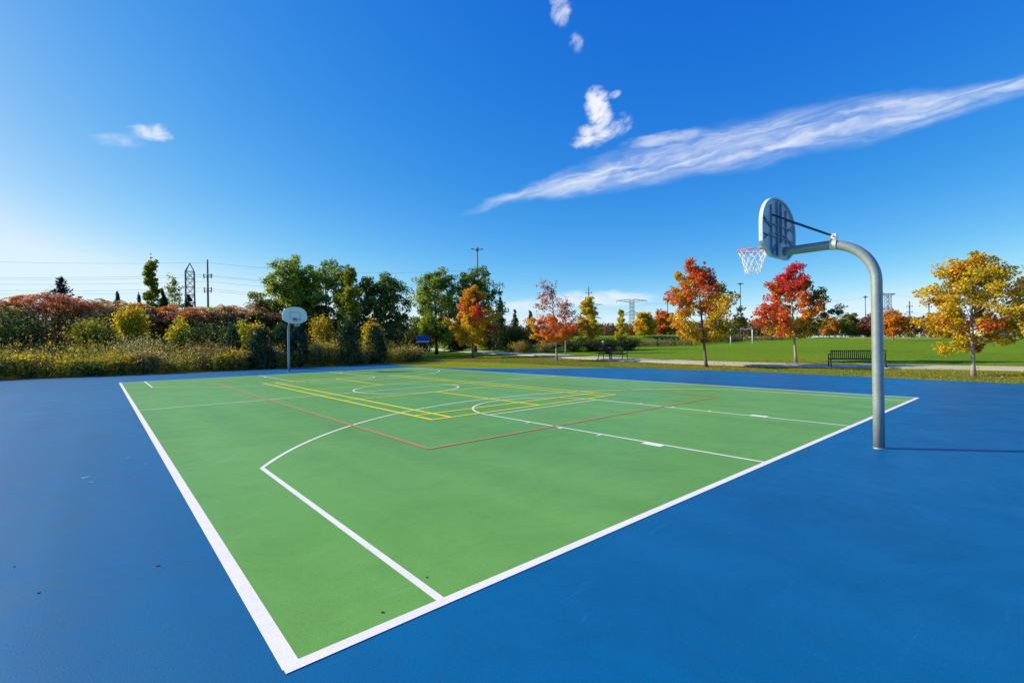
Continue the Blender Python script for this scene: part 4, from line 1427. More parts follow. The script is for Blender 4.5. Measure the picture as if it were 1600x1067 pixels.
# ---- sumac thicket: bare stems carrying umbrellas of drooping compound leaves
def sumac(label, loc, H, R, seed, pal, stems=84):
    rng = np.random.default_rng(seed)
    root = thing('sumac_shrub', label, 'shrub', (loc[0], loc[1], -.03), 0, 'red and orange sumac thicket behind the far baseline')
    bm = MB()
    P, T, N, CI = [], [], [], []
    for k in range(stems):
        a = rng.uniform(0, 6.28)
        q = math.sqrt(rng.uniform(0, 1))
        h = H * (1 - .16 * q ** 2.2) * rng.uniform(.84, 1.0)
        if k % 4 == 3:
            h *= rng.uniform(.45, .75)
        tip = np.array([math.cos(a) * R * q, math.sin(a) * R * q * .8, h])
        b0 = tip * np.array([.75, .75, 0]) + rng.normal(size=3) * np.array([.15, .15, 0])
        mid = (b0 + tip) / 2 + rng.normal(size=3) * .12
        bm.tube([b0.tolist(), mid.tolist(), tip.tolist()], [.03, .02, .008], 4, cap=False)
        for fr in range(11):
            b_ = rng.uniform(0, 6.28)
            L = rng.uniform(.45, .8)
            d0 = np.array([math.cos(b_), math.sin(b_), .55])
            org = tip - np.array([0, 0, rng.uniform(0, .35)])
            for i in range(7):
                f = (i + 1) / 7
                pos = org + d0 * L * f + np.array([0, 0, -.85 * L * f * f])
                side = np.array([-math.sin(b_), math.cos(b_), -.25])
                for sg in (-1, 1):
                    P.append(pos + side * sg * .075)
                    T.append(side * sg + d0 * .3 + np.array([0, 0, -.35]))
                    CI.append((k, fr))
    bm.build('stems', M_STEM, root)
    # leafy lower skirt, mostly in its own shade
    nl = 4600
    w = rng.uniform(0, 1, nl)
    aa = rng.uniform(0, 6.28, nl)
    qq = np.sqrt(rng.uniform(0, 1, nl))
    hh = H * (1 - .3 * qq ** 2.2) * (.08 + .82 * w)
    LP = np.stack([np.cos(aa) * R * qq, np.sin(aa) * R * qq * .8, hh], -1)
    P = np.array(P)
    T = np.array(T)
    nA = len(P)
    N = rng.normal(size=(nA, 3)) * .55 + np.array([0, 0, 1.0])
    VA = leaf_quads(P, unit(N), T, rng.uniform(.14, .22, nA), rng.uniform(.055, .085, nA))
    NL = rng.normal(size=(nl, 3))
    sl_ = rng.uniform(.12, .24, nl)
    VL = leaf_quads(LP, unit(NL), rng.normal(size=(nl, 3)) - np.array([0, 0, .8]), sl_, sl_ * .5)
    CI = np.array(CI)
    key = (CI[:, 0] * 1.7 + np.sin(CI[:, 0] * 5.1 + seed) * 2)
    tone = np.sin(key) * .5 + .5
    nz_ = pnoise(P, .9, seed)
    cA = np.empty((nA, 3))
    sel = np.clip(((tone * .6 + nz_ * .35 + .35) * len(pal)).astype(int), 0, len(pal) - 1)
    for i, c in enumerate(pal):
        cA[sel == i] = c
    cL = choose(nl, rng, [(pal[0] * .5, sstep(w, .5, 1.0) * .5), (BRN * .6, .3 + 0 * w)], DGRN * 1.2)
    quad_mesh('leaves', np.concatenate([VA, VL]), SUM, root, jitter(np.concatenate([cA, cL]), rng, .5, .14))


RUS = np.array([.64, .36, .11])
PNK = np.array([.66, .28, .16])
SUM = foliage_mat('sumac_leaf', .52, .07)
HAY = np.array([.68, .54, .24])
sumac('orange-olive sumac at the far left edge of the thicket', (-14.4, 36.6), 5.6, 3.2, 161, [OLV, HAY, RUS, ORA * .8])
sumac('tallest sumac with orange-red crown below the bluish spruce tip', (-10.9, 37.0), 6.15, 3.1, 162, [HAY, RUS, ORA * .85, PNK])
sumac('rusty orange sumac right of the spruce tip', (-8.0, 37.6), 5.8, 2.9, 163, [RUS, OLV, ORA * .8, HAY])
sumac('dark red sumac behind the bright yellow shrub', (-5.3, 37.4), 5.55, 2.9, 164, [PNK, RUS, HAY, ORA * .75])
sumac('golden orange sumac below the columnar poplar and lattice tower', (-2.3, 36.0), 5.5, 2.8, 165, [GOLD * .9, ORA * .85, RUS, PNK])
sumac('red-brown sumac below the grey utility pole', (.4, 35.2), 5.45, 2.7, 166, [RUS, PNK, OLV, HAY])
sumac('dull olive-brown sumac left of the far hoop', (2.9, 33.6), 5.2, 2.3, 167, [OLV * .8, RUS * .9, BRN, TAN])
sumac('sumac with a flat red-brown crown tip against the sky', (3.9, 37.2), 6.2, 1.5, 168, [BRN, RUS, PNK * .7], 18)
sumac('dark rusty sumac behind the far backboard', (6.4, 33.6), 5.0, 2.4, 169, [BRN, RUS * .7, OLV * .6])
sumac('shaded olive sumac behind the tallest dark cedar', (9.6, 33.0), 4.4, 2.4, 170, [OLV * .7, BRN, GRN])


# ---- meadow weeds in front of the thicket: nobody could count them
def weeds(name, label, pts, hfun, cfun, seed, leaf=.11, per=13, tipc=None):
    rng = np.random.default_rng(seed)
    n = len(pts)
    h = hfun(pts[:, 0], pts[:, 1]) * rng.uniform(.55, 1.05, n) * (1 + .45 * (rng.uniform(size=n) < .12))
    base = np.c_[pts, ground_z(pts[:, 0], pts[:, 1]) - .03]
    lean = rng.normal(size=(n, 3)) * .16
    lean[:, 2] = 1
    lean = unit(lean)
    tip = base + lean * h[:, None]
    side = unit(np.cross(lean, rng.normal(size=(n, 3))))
    ST = np.empty((n, 4, 3))
    ST[:, 0] = base - side * .008
    ST[:, 1] = base + side * .008
    ST[:, 2] = tip + side * .003
    ST[:, 3] = tip - side * .003
    cs = jitter(np.tile(DRY * .6, (n, 1)), rng)
    f = rng.uniform(.12, 1.0, (n, per)) ** .75
    P = (base[:, None, :] + lean[:, None, :] * (h[:, None] * f)[:, :, None] + rng.normal(size=(n, per, 3)) * .07).reshape(-1, 3)
    m = len(P)
    N = rng.normal(size=(m, 3))
    T = rng.normal(size=(m, 3)) + np.array([0, 0, .9])
    s = leaf * rng.uniform(.6, 1.4, m)
    v = f.reshape(-1)
    c = cfun(rng, m, P, v)
    V = np.concatenate([ST, leaf_quads(P, unit(N), T, s, s * .42)])
    o = quad_mesh(name, V, M_LEAF, None, np.concatenate([cs, jitter(c, rng, .35)]))
    return tag(o, label, None, None, 'stuff')


rw = np.random.default_rng(5)
n = 7200
wx = rw.uniform(-17, 12.5, n)
edge_y = np.interp(wx, [-22, -12, -7.5, -1, 6.5, 13.3], [21.9, 20.5, 19.5, 18.95, 19.25, 18.7])
wy = edge_y + np.interp(wx, [-12, -3, 0, 4, 12], [.85, 1.0, 1.45, 1.6, 1.2]) + 8.5 * rw.uniform(0, 1, n) ** 1.25


def wcol(rng, m, P, v):
    a = pnoise(P * np.array([1, 1, .2]), .55, 3)
    b_ = pnoise(P * np.array([1, 1, .2]), 1.2, 4)
    return choose(m, rng, [(OLV * 1.2, sstep(a, -.2, .6) * .8), (YEL * .85, sstep(b_ + v * .8 - .75, 0, .5) * .55), (HAY_, sstep(-a + v * .5 - .3, 0, .5) * .5), (LIME * .6 + YEL * .2, .28 + 0 * v), (BRN, sstep(-b_, .2, .9) * .5), (GRN, sstep(.5 - v, 0, .4) * .5)], GRN * .9 + OLV * .3)


def wh(x, y):
    P = np.stack([x, y, 0 * x], -1)
    d = y - np.interp(x, [-22, -12, -7.5, -1, 6.5, 13.3], [21.9, 20.5, 19.5, 18.95, 19.25, 18.7])
    return np.clip(.75 + .20 * d + .42 * pnoise(P, 1.3, 8), .35, 2.0)


weeds('meadow_weeds', 'tall faded meadow weeds between the court and the sumac', np.stack([wx, wy], -1), wh, wcol, 6, .12, 15)

# distinct mounds within the meadow
bush('goldenrod_clump', 'bright yellow goldenrod clump at the left of the meadow', (-11.3, 22.6), 1.55, 1.1, lambda r, n, u, v, d, f, z: choose(n, r, [(YEL, sstep(v - .6, 0, .2) * .85)], OLV * .7 + GRN * .4), 171, 2600, .1, 'plant', 40, .9, lift=.05)
bush('goldenrod_clump', 'rounded green clump with golden top at the court edge', (-8.6, 21.2), 1.12, 1.35, lambda r, n, u, v, d, f, z: choose(n, r, [(YEL * .8, sstep(v - .7, 0, .15) * .8)], GRN * 1.1), 172, 3600, .09, 'plant', 60, .9, lift=.03)
bush('wild_grass_clump', 'tan feathery grass clump left of the green corner', (-6.1, 21.0), 1.5, .8, mono(TAN * 1.1, DRY, .4, OLV), 173, 3000, .12, 'plant', 60, 1.6, lift=.03)
bush('wild_grass_clump', 'yellow-green clump beside the tan feathery grass', (-7.2, 20.9), 1.25, .8, mono(OLV, YEL * .6, .4, LIME * .6), 174, 2400, .11, 'plant', 46, 1.2, lift=.03)
bush('pale_bush', 'pale sage bush with upright tips below the yellow shrub', (-6.1, 25.6), 2.5, 1.6, mono(PAL, OLV * .8, .35, DRY), 175, 3600, .12, 'shrub', 40, 1.2, lift=.25)
bush('russet_bush', 'dull russet meadow bush in front of the dark green shrub', (-2.9, 22.3), 1.75, 1.5, mono(BRN * .9 + OLV * .3, TAN * .8, .4, OLV), 176, 3600, .1, 'plant', 50, .9, lift=.05)
bush('goldenrod_clump', 'small yellow-green clump left of the smaller cedar', (-2.2, 20.6), 1.25, .55, mono(LIME * .9, YEL * .8, .4, GRN), 177, 1900, .1, 'plant', 34, .9, lift=.03)
bush('goldenrod_clump', 'golden clump between the small cedar and the blue edge', (-1.2, 20.9), 1.5, .7, mono(YEL * .6 + OLV * .3, TAN, .4, OLV), 178, 2200, .1, 'plant', 40, 1.2, lift=.03)
bush('goldenrod_clump', 'broad golden flowering weeds right of the far hoop', (4.35, 21.2), 1.95, 1.35, lambda r, n, u, v, d, f, z: choose(n, r, [(YEL * .75, sstep(v - .55, 0, .3) * .75), (TAN, .3 + 0 * u)], OLV * .9), 179, 5200, .11, 'plant', 70, 1.4, lift=.05)
bush('goldenrod_clump', 'pale tan weeds behind the far hoop pole', (1.1, 20.9), 1.7, .6, mono(DRY, TAN, .4, OLV), 180, 1800, .1, 'plant', 36, 1.3, lift=.03)
bush('wild_grass_clump', 'dry reedy weeds at the right end of the meadow', (11.4, 20.6), 1.35, 1.2, mono(OLV * .8, TAN, .45, GRN), 181, 3600, .11, 'plant', 70, 1.5, lift=.03)
bush('wild_grass_clump', 'dry weeds between the two right cedars', (7.3, 20.5), 1.15, .6, mono(DRY, OLV, .4, GRN), 182, 1700, .1, 'plant', 36, 1.4, lift=.03)
bush('wild_grass_clump', 'dark weeds at the left edge of the court', (-13.0, 22.0), 1.35, 1.4, mono(GRN, OLV * .8, .3, DGRN), 183, 3400, .1, 'plant', 56, 1.0, lift=.03)

# ------------------------------------------------------------------ far wood, one mass of autumn colour on the skyline
rf_ = np.random.default_rng(9)
nb = 760
tpos = rf_.uniform(0, 1, nb)
wpx = np.array([110.0, 246.0]) + np.outer(tpos, np.array([400.0, -330.0])) + rf_.normal(size=(nb, 2)) * 12
hts = 9.6 + 2.0 * pnoise(np.c_[wpx * .05, np.zeros(nb)], 1.0, 2) + rf_.uniform(-1.2, 1.6, nb)
PP, CC = [], []
WP = [BRN, BRN + RED * .18, RED * .42 + BRN * .4, OLV * .55, GRN * .7, ORA * .45 + BRN * .3, DGRN * 1.5, BRN + np.array([.05, .02, .06])]
for (x, y), h in zip(wpx, hts):
    k = 70
    d = unit(rf_.normal(size=(k, 3))) * rf_.uniform(.3, 1, (k, 1)) ** .5
    PP.append(np.array([x, y, gz(x, y) + h * .52]) + d * np.array([3.4, 3.4, h * .5]))
    CC.append(np.tile(WP[rf_.integers(0, len(WP))], (k, 1)))
PP, CC = np.concatenate(PP), np.concatenate(CC)
NN = rf_.normal(size=PP.shape)
ss_ = rf_.uniform(.9, 1.8, len(PP))
wood = quad_mesh('distant_wood', leaf_quads(PP, unit(NN), rf_.normal(size=PP.shape), ss_, ss_ * .75), M_LEAF, None, jitter(CC, rf_))
tag(wood, 'distant belt of russet and brown autumn woodland on the skyline', None, None, 'stuff')

# ------------------------------------------------------------------ chain-link fence and dry weeds behind it
FP = [(51.4, 32.4), (55.9, 28.5), (63.9, 24.3), (85.5, 29.4), (105.7, 34.4), (118.6, 28.6)]
fpts = []
for i in range(len(FP) - 1):
    a, c = np.array(FP[i]), np.array(FP[i + 1])
    m = max(1, int(round(np.linalg.norm(c - a) / 2.9)))
    fpts += [a + (c - a) * k / m for k in range(m)]
fpts.append(np.array(FP[-1]))
fence = thing('chain_link_fence', 'long black chain-link fence with posts along the far side of the lawn', 'fence', (0, 0, 0))
FH = 1.25
for i, p in enumerate(fpts):
    z = gz(*p) - .03
    tall = FH + (.0 if i % 5 else .25)
    MB().tube([(p[0], p[1], z), (p[0], p[1], z + tall)], .055, 6).build('post', M_BLACK, fence, True)
    if i + 1 < len(fpts):
        q = fpts[i + 1]
        zq = gz(*q) - .03
        MB().tube([(p[0], p[1], z + FH - .03), (q[0], q[1], zq + FH - .03)], .03, 5).build('top_rail', M_BLACK, fence, True)
        mb = MB()
        L = np.linalg.norm(q - p)
        m = int(L / .2)
        for k in range(-6, m):
            for dr in (0, 1):
                u0, u1 = k * .2, k * .2 + FH - .1
                v0, v1 = .04, FH - .06
                if u0 < 0:
                    v0 -= u0
                    u0 = 0
                if u1 > L:
                    v1 -= u1 - L
                    u1 = L
                if u1 - u0 < .05:
                    continue
                if dr:
                    u0, u1 = L - u0, L - u1
                A_ = p + (q - p) * u0 / L
                B_ = p + (q - p) * u1 / L
                mb.tube([(A_[0], A_[1], z + (zq - z) * u0 / L + v0), (B_[0], B_[1], z + (zq - z) * u1 / L + v1)], .007, 3, cap=False)
        o = mb.build('chain_link_mesh', M_BLACK, fence)
        o['kind'] = 'stuff'
ww = []
rr_ = np.random.default_rng(12)
for i in range(len(FP) - 1):
    a, c = np.array(FP[i]), np.array(FP[i + 1])
    k = int(np.linalg.norm(c - a) * 34)
    t = rr_.uniform(0, 1, (k, 1))
    nrm = np.array([.65, .76])
    ww.append(a + (c - a) * t + nrm * rr_.uniform(.4, 4.5, (k, 1)))
ww = np.concatenate(ww)


def fcol(rng, m, P, v):
    a = pnoise(P * np.array([1, 1, .2]), .35, 13)
    return choose(m, rng, [(OLV * .8, sstep(a, -.2, .6) * .7), (TAN * .9, .3 + 0 * v), (BRN, sstep(-a, 0, .7) * .6), (YEL * .6, sstep(a + v - 1.1, 0, .3) * .5)], DRY * .8)


weeds('fence_weeds', 'dry brown weeds growing along the chain-link fence', ww, lambda x, y: 1.15 + .5 * pnoise(np.stack([x, y, 0 * x], -1), .4, 15), fcol, 14, .22, 9)


# ------------------------------------------------------------------ goals and far sports ground
def goal(label, p, q, h, depth=1.4, r=.06):
    p, q = np.array(p, float), np.array(q, float)
    mid = (p + q) / 2
    t = thing('soccer_goal', label, 'goal', (mid[0], mid[1], 0), 0, 'white soccer goals')
    zp, zq = gz(*p) - .03, gz(*q) - .03
    a, c = p - mid, q - mid
    MB().tube([(a[0], a[1], zp), (a[0], a[1], zp + h)], r, 8).build('post', M_WPOST, t, True)
    MB().tube([(c[0], c[1], zq), (c[0], c[1], zq + h)], r, 8).build('post', M_WPOST, t, True)
    MB().tube([(a[0], a[1], zp + h), (c[0], c[1], zq + h)], r, 8).build('crossbar', M_WPOST, t, True)
    if depth:
        e = unit(q - p)
        nn = np.array([-e[1], e[0]])
        if nn @ FW2 < 0:
            nn = -nn
        for s_, z in ((a, zp), (c, zq)):
            b_ = s_ + nn * depth
            MB().tube([(s_[0], s_[1], z + h), (b_[0], b_[1], z + .05)], r * .5, 6).build('net_stay', M_WPOST, t, True)
        b1, b2 = a + nn * depth, c + nn * depth
        MB().tube([(b1[0], b1[1], zp + .05), (b2[0], b2[1], zq + .05)], r * .5, 6).build('rear_bar', M_WPOST, t, True)
    return t


goal('white goal frame on the lawn between the two red maples', (64.0, 18.0), (71.4, 17.9), 2.5, 0, .075)
goal('small white goal in the distance left of the hoop pole', (169.9, 31.9), (173.4, 28.8), 2.3, 1.2, .10)
goal('distant white goal directly right of the hoop pole', (178.0, 22.6), (181.6, 19.6), 2.4, 1.2, .10)
goal('distant white goal right of the orange tree', (183.0, 18.0), (186.4, 15.2), 2.4, 1.2, .10)
goal('distant white goal beside the golden maple', (190.5, 11.4), (193.2, 9.2), 2.6, 1.2, .11)

rail = thing('rail_fence', 'long low white rail fence along the far playing fields', 'fence', (0, 0, 0))
ra, rb2 = np.array([176.0, 43.5]), np.array([240.0, -11.0])
m = 30
for k in range(m + 1):
    p = ra + (rb2 - ra) * k / m
    z = gz(*p) - .03
    MB().box(p[0] - .09, p[0] + .09, p[1] - .09, p[1] + .09, z, z + (1.35 if k % 3 else 2.3)).build('post', M_WPOST, rail)
    if k < m:
        q = ra + (rb2 - ra) * (k + 1) / m
        zq = gz(*q) - .03
        MB().tube([(p[0], p[1], z + 1.1), (q[0], q[1], zq + 1.1)], .07, 6).build('rail', M_WPOST, rail, True)
        MB().tube([(p[0], p[1], z + .55), (q[0], q[1], zq + .55)], .05, 6).build('rail', M_WPOST, rail, True)

M_CARW = plain('white_car_paint', (.75, .76, .78), .3, 0, .03, 2, .6)
M_CARB = plain('dark_blue_car_paint', (.03, .05, .12), .3, 0, .03, 2, .6)
M_CARG = plain('silver_car_paint', (.42, .44, .47), .3, .3, .03, 2, .6)
M_GLASS = plain('car_glass', (.02, .03, .04), .12, 0, .02, 2, .8)
M_TYRE = plain('tyre_rubber', (.015, .015, .015), .85)
M_LAMP = plain('lamp_lens', (.6, .58, .5), .2)


def car(label, loc, rz, paint):
    t = thing('parked_car', label, 'car', (loc[0], loc[1], gz(*loc) - .03), rz, 'cars parked beyond the playing field')
    side = [(-2.2, .35), (-2.25, .75), (-2.05, .98), (-1.5, 1.03), (-1.05, 1.42), (.55, 1.45), (1.15, 1.02), (1.95, .88), (2.2, .68), (2.2, .35)]
    MB().prism(side, -.86, .86, lambda u, v, d: (u, d, v)).build('body', paint, t)
    win = [(-1.38, 1.05), (-1.0, 1.36), (.5, 1.38), (.98, 1.04)]
    for s_ in (-1, 1):
        MB().prism(win, s_ * .862, s_ * .874, lambda u, v, d: (u, d, v)).build('side_window', M_GLASS, t)
        for x in (-1.35, 1.35):
            w = MB().tube([(x, s_ * .68, .33), (x, s_ * .885, .33)], .33, 16).build('wheel', M_TYRE, t)
            MB().tube([(x, s_ * .886, .33), (x, s_ * .90, .33)], .2, 12).build('rim', M_CARG, w)
        MB().box(2.18, 2.215, s_ * .62 - .16, s_ * .62 + .16, .62, .76).build('headlight', M_LAMP, t)
    MB().add([(.63, -.75, 1.42), (.63, .75, 1.42), (1.12, .78, 1.06), (1.12, -.78, 1.06)], [(0, 1, 2, 3)]).build('windscreen', M_GLASS, t, False, (.02, 0, .02))
    return t


car('white parked car beyond the far goals, right of the orange tree', (222.0, 24.5), -.75, M_CARW)
car('dark blue parked car beyond the far goals near the hoop pole', (206.0, 36.0), -.75, M_CARB)
car('silver parked car beyond the rail fence at far right', (262.0, -1.5), -.75, M_CARG)
car('white parked car in front of the far pale building', (272.0, -9.5), -.75, M_CARW)

# pale low building at the right edge
M_WALLP = plain('pale_cladding', (.62, .62, .62), .8, 0, .06, 1)
M_ROOFG = plain('grey_roof', (.16, .17, .19), .8, 0, .15, 1)
bl = thing('house', 'pale low building with grey pitched roof at the right horizon', 'building', (310.0, 3.0, gz(310, 3) - .05), math.atan2(-.65, .76))
MB().box(-11, 16, -5, 5, 0, 3.6).build('wall', M_WALLP, bl)
MB().prism([(-6, 3.55), (6, 3.55), (0, 6.4)], -11.6, 16.6, lambda u, v, d: (d, u, v)).build('roof', M_ROOFG, bl)
for x in (-8.5, -4.5, -.5, 7.5, 12.0):
    w = MB().box(x, x + 1.7, -5.06, -5.002, 1.1, 2.6).build('window', M_WPOST, bl)
    MB().box(x + .12, x + 1.58, -5.09, -5.062, 1.22, 2.48).build('pane', M_GLASS, w)
d_ = MB().box(3.6, 4.7, -5.06, -5.002, 0, 2.3).build('door', M_STEEL, bl)
MB().box(4.45, 4.55, -5.12, -5.062, 1.0, 1.12).build('handle', M_GALV, d_)

# blue sign under the trees
M_SIGN = plain('blue_sign_paint', (.015, .06, .42), .4, 0, .05, 4)
sx_, sy_ = 18.6, 30.8
sg = thing('park_sign', 'blue sign board with a white lower band under the dark trees', 'sign', (sx_, sy_, gz(sx_, sy_) - .03), face(-.46, -.89) + math.pi)
bd_ = MB().box(-.68, .68, -.03, .03, 1.72, 2.3).build('board', M_SIGN, sg)
MB().box(-.68, .68, -.03, .03, 1.58, 1.718).build('white_band', M_WPOST, bd_)
for s_ in (-.5, .5):
    MB().tube([(s_, .075, 0), (s_, .075, 2.25)], .04, 8).build('post', M_STEEL, sg, True)


# ------------------------------------------------------------------ pylons, masts, poles and wires
def strut(mb, a, c, r=.12):
    mb.tube([a, c], r, 4, cap=False)


def pylon(label, loc, H, arms, rz, w0=7.0, w1=1.6, r=.16, name='transmission_tower', taper_top=0.0):
    """lattice tower; arms: [(z, half span, rise of tip)]"""
    t = thing(name, label, 'pylon', (loc[0], loc[1], gz(*loc) - .1), rz)
    mb = MB()

    def hw_(z):
        return (w0 + (w1 - w0) * min(1, z / (H * .62)) ** .8) / 2 if z < H - taper_top else w1 / 2 * (H - z + .05) / (taper_top + .05)
    lv = [H * k / 11 for k in range(12)]
    if taper_top:
        lv = [z for z in lv if z < H - taper_top - .5] + [H - taper_top, H]
    for z0, z1 in zip(lv[:-1], lv[1:]):
        a, c = hw_(z0), hw_(z1)
        cor0 = [(-a, -a, z0), (a, -a, z0), (a, a, z0), (-a, a, z0)]
        cor1 = [(-c, -c, z1), (c, -c, z1), (c, c, z1), (-c, c, z1)]
        for k in range(4):
            j = (k + 1) % 4
            strut(mb, cor0[k], cor1[k], r)
            strut(mb, cor0[k], cor1[j], r * .6)
            strut(mb, cor0[j], cor1[k], r * .6)
            strut(mb, cor1[k], cor1[j], r * .6)
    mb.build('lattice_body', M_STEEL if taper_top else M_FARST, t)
    for z, span, rise in arms:
        for s_ in (-1, 1):
            ma = MB()
            w = hw_(z)
            tip = (s_ * span, 0, z + rise)
            for yy in (-w, w):
                strut(ma, (s_ * w, yy, z), tip, r * .8)
                strut(ma, (s_ * w, yy, z + 2.2), tip, r * .8)
                for f in (.25, .5, .75):
                    pa = (s_ * (w + (span - w) * f), yy * (1 - f), z + rise * f)
                    pb = (s_ * (w + (span - w) * (f - .2)), yy * (1 - f + .2), z + 2.2 * (1 - f + .2) + rise * (f - .2))
                    strut(ma, pa, pb, r * .5)
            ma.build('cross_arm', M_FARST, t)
            MB().tube([tip, (tip[0], 0, tip[2] - 1.8)], .14, 5).build('insulator', M_WIRE, t)
    return t


AX = math.atan2(RT2[1], RT2[0])
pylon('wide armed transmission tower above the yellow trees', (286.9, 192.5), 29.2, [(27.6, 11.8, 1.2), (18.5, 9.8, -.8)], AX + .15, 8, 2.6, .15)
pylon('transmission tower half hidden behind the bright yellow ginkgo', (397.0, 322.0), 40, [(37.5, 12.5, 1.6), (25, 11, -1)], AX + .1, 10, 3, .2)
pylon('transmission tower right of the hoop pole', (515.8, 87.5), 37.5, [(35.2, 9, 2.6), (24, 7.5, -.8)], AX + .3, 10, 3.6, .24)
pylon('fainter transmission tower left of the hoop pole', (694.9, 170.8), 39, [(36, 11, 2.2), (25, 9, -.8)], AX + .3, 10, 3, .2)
pylon('narrow lattice tower with pointed top above the hedge', (19.4, 211.8), 34.8, [], AX + .5, 4.4, 2.9, .17, 'lattice_tower', 3.4)


def pole(name, label, loc, H, r, arms=(), cat='pole'):
    t = thing(name, label, cat, (loc[0], loc[1], gz(*loc) - .1), AX)
    MB().tube([(0, 0, 0), (0, 0, H * .5), (0, 0, H)], [r, r * .85, r * .65], 8).build('shaft', M_POLE, t, True)
    for z, sp in arms:
        MB().tube([(-sp, 0, z), (sp, 0, z)], r * .3, 5).build('cross_arm', M_POLE, t, True)
        for s_ in (-1, 1):
            MB().tube([(s_ * sp * .92, 0, z - .45), (s_ * sp * .92, 0, z + .3)], r * .45, 6).build('insulator', M_WIRE, t, True)
    return t


pole('utility_pole', 'tall grey utility pole right of the lattice tower', (12.6, 125.3), 23.4, .30, ((19.6, 1.1), (19.1, 1.0), (16.2, 1.0), (15.5, .9)))
pole('utility_pole', 'thin pole with cross-arms above the bright yellow tree', (193.4, 154.3), 29.2, .42, ((26.0, 1.8), (23.6, 1.8), (20.0, 1.5)))
pole('utility_pole', 'thin pole behind the red-topped maple', (198.7, 110.0), 19.4, .30, ((17.5, 1.2),))
pole('utility_pole', 'thin pole between the tower and golden maple', (325.1, 40.7), 19.2, .42, ((16.5, 1.6), (13.5, 1.6)))
pole('utility_pole', 'short pole just left of the golden maple', (254.3, 22.5), 13.6, .3, ((12.6, 1.2),))


def mast(label, loc, H, r, heads=4, span=1.3):
    t = pole('light_mast', label, loc, H, r, (), 'light mast')
    MB().tube([(0, 0, H - .6), (0, 0, H + .4)], [r * 1.6, r * 1.3], 10).build('head_frame', M_POLE, t, True)
    for k in range(heads):
        a = 2 * math.pi * k / heads + .2
        x, y = math.cos(a) * span, math.sin(a) * span
        l = MB().tube([(0, 0, H - .2), (x, y, H - .05)], r * .3, 5).build('lamp_arm', M_POLE, t, True)
        MB().prism([(-.35, -.2), (.35, -.2), (.45, .2), (-.45, .2)], -.12, .12, lambda u, v, d: (x * 1.15 + u * math.cos(a) - v * math.sin(a), y * 1.15 + u * math.sin(a) + v * math.cos(a), H - .05 + d)).build('lamp_head', M_POLE, t)


mast('high light mast rising behind the orange maple', (81.8, 105.2), 29.9, .32, 4, 1.3)
mast('slim light mast between the two red maples', (205.0, 78.3), 24.0, .26, 4, .9)
mast('light mast left of the hoop pole', (234.2, 39.8), 16.8, .2, 2, .7)


def wire(p, q, sag, label, grp, r=.021):
    p, q = Vector(p), Vector(q)
    mid = (p + q) / 2
    pts = []
    for k in range(25):
        f = k / 24
        v = p.lerp(q, f)
        v.z -= sag * 4 * f * (1 - f)
        pts.append(tuple(v - p))
    o = MB().tube(pts, r, 4).build('power_line', M_WIRE, None, True, tuple(p))
    tag(o, label, 'power line', grp)


LW = 'power lines over the hedge'
pole_xy = np.array([12.6, 125.3])
lft = np.array([-62.0, 189.0])
rgt = np.array([66.0, 82.0])
ORD = ('topmost', 'second', 'third', 'fourth', 'fifth', 'lowest')
for wi, (z0, z1, off_) in enumerate(((25.6, 22.6, 0), (20.9, 19.6, -1.0), (20.4, 19.1, 1.0), (19.2, 17.9, 0), (17.8, 16.2, -.9), (16.6, 15.5, .9))):
    o2 = RT2 * off_
    wire((lft[0] + o2[0], lft[1] + o2[1], z0 + 1.0), (pole_xy[0] + o2[0], pole_xy[1] + o2[1], z1), 1.2, ORD[wi] + ' of six thin power lines crossing the sky left of the grey utility pole', LW + ', left span')
    wire((pole_xy[0] + o2[0], pole_xy[1] + o2[1], z1), (rgt[0] + o2[0], rgt[1] + o2[1], z1 - 2.5), 1.6, ORD[wi] + ' of six thin power lines running right from the grey utility pole', LW + ', right span')
for wlab, (a, c, zz) in zip(('upper distant power line from the wide tower to the right tower', 'lower distant power line from the wide tower to the right tower', 'upper distant power line leaving the right tower behind the golden maple', 'lower distant power line leaving the right tower behind the golden maple', 'distant power line between the right tower and the fainter tower'), (((286.9, 192.5), (515.8, 87.5), (28.8, 37.5)), ((286.9, 192.5), (515.8, 87.5), (19.0, 23)), ((515.8, 87.5), (640, -40), (37.5, 38)), ((515.8, 87.5), (640, -40), (23, 24)), ((515.8, 87.5), (694.9, 170.8), (37, 38)))):
    wire((*a, zz[0]), (*c, zz[1]), 5, wlab, 'distant power lines', .045)

# ------------------------------------------------------------------ grass blades near the court and fallen leaves
rg = np.random.default_rng(21)
ex = [-22, -14.3, -11, -8.9, -6.2, -3.2, 0, 4.6, 10, 14, 18.7, 30]
ev = [13.9, 14.0, 14.3, 14.6, 14.95, 14.95, 14.3, 14.05, 13.95, 14.0, 13.3, 13.3]
n1 = 120000
gy = rg.uniform(-19, 24, n1)
gx = np.interp(gy, ex, ev) - .03 + 6.2 * rg.uniform(0, 1, n1) ** 1.5
keep = (gx < np.interp(gy, [p[1] for p in pathc], [p[0] for p in pathc]) - 1.5)
gx, gy = gx[keep], gy[keep]
n2 = 34000
hx = rg.uniform(-18, 14, n2)
hy = np.interp(hx, [-22, -16, -12, -7.5, -1, 6.5, 13.3], [21.9, 21.1, 20.5, 19.5, 18.95, 19.25, 18.7]) - .03 + 2.2 * rg.uniform(0, 1, n2) ** 1.4
gx, gy = np.concatenate([gx, hx]), np.concatenate([gy, hy])
ng = len(gx)
gb = np.c_[gx, gy, ground_z(gx, gy) - .035]
gd = rg.normal(size=(ng, 3)) * .45
gd[:, 2] = 1
gh = rg.uniform(.035, .085, ng) * (1 + .4 * (rg.uniform(size=ng) < .06))
sd_ = unit(np.cross(unit(gd), rg.normal(size=(ng, 3)))) * .007
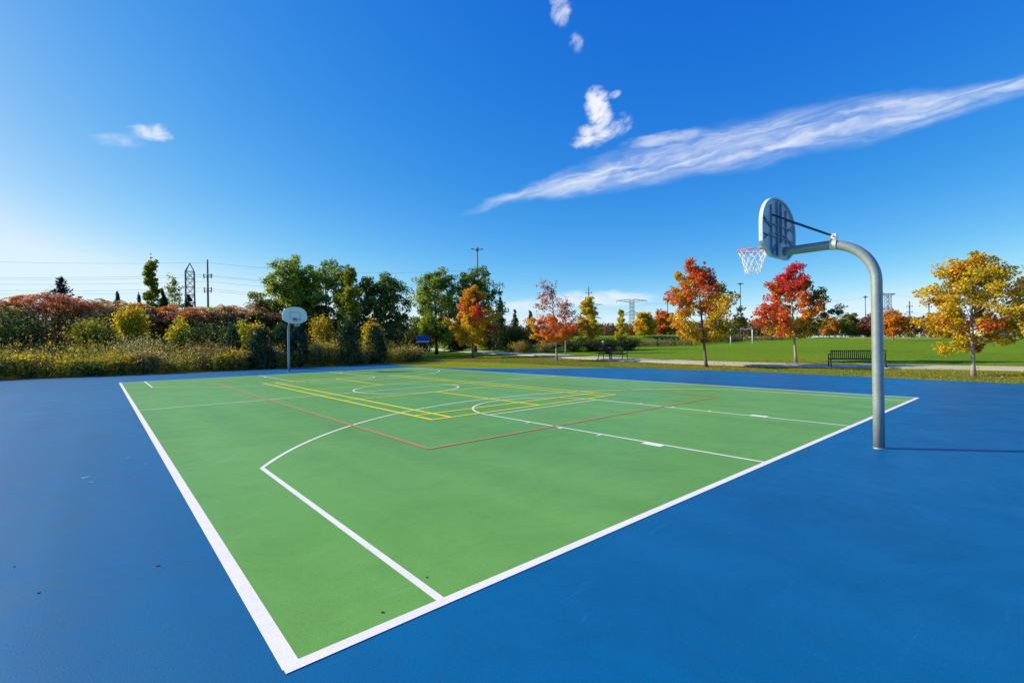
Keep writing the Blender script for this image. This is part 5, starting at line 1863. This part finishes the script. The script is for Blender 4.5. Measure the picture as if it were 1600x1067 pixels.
GV = np.empty((ng, 3, 3))
GV[:, 0] = gb - sd_
GV[:, 1] = gb + sd_
GV[:, 2] = gb + unit(gd) * gh[:, None]
gn = pnoise(gb, 1.1, 31)
gc = choose(ng, rg, [(np.array([.20, .34, .02]), (np.arange(ng) >= ng - n2) * .6), (np.array([.30, .28, .04]), sstep(gn, -.2, .7) * .6), (TAN * .9, .10 + 0 * gn)], np.array([.16, .225, .02]))
tag(quad_mesh('lawn_grass_blades', GV, M_GRASSB, None, jitter(gc, rg), 3), 'short grass blades along the edge of the court', None, None, 'stuff')

FLV = []
for (x, y, R_, k, pal) in ((17.34, -12.84, 3.2, 420, (GOLD, TAN, ORA)), (17.5, -2.02, 3.2, 420, (ORA, TAN, GOLD)), (25.0, -4.05, 3.4, 380, (RED, ORA, BRN)), (17.95, 9.95, 3.0, 360, (ORA, RED, TAN)), (18.17, 21.0, 3.2, 340, (GOLD, ORA, TAN)), (17.5, 0, 16, 700, (TAN, GOLD, BRN)), (30, -8, 18, 500, (TAN, GOLD, BRN))):
    a = rg.uniform(0, 6.28, k)
    q = R_ * np.sqrt(rg.uniform(0, 1, k))
    P = np.c_[x + np.cos(a) * q, y + np.sin(a) * q]
    P = P[P[:, 0] > 15.1]
    c = np.array([pal[i] for i in rg.integers(0, len(pal), len(P))])
    FLV.append((np.c_[P, ground_z(P[:, 0], P[:, 1]) + rg.uniform(.012, .05, len(P))], c * .8))
P = np.concatenate([f[0] for f in FLV])
c = np.concatenate([f[1] for f in FLV])
on_path = np.abs(P[:, 0] - np.interp(P[:, 1], [p[1] for p in pathc], [p[0] for p in pathc])) < 1.6
P[on_path, 2] += .03
N = rg.normal(size=P.shape) * .35 + np.array([0, 0, 1.0])
s_ = rg.uniform(.05, .10, len(P))
tag(quad_mesh('fallen_leaves', leaf_quads(P, unit(N), rg.normal(size=P.shape), s_, s_ * .8), M_LEAF, None, jitter(c, rg)), 'fallen autumn leaves scattered on the grass under the maples', None, None, 'stuff')
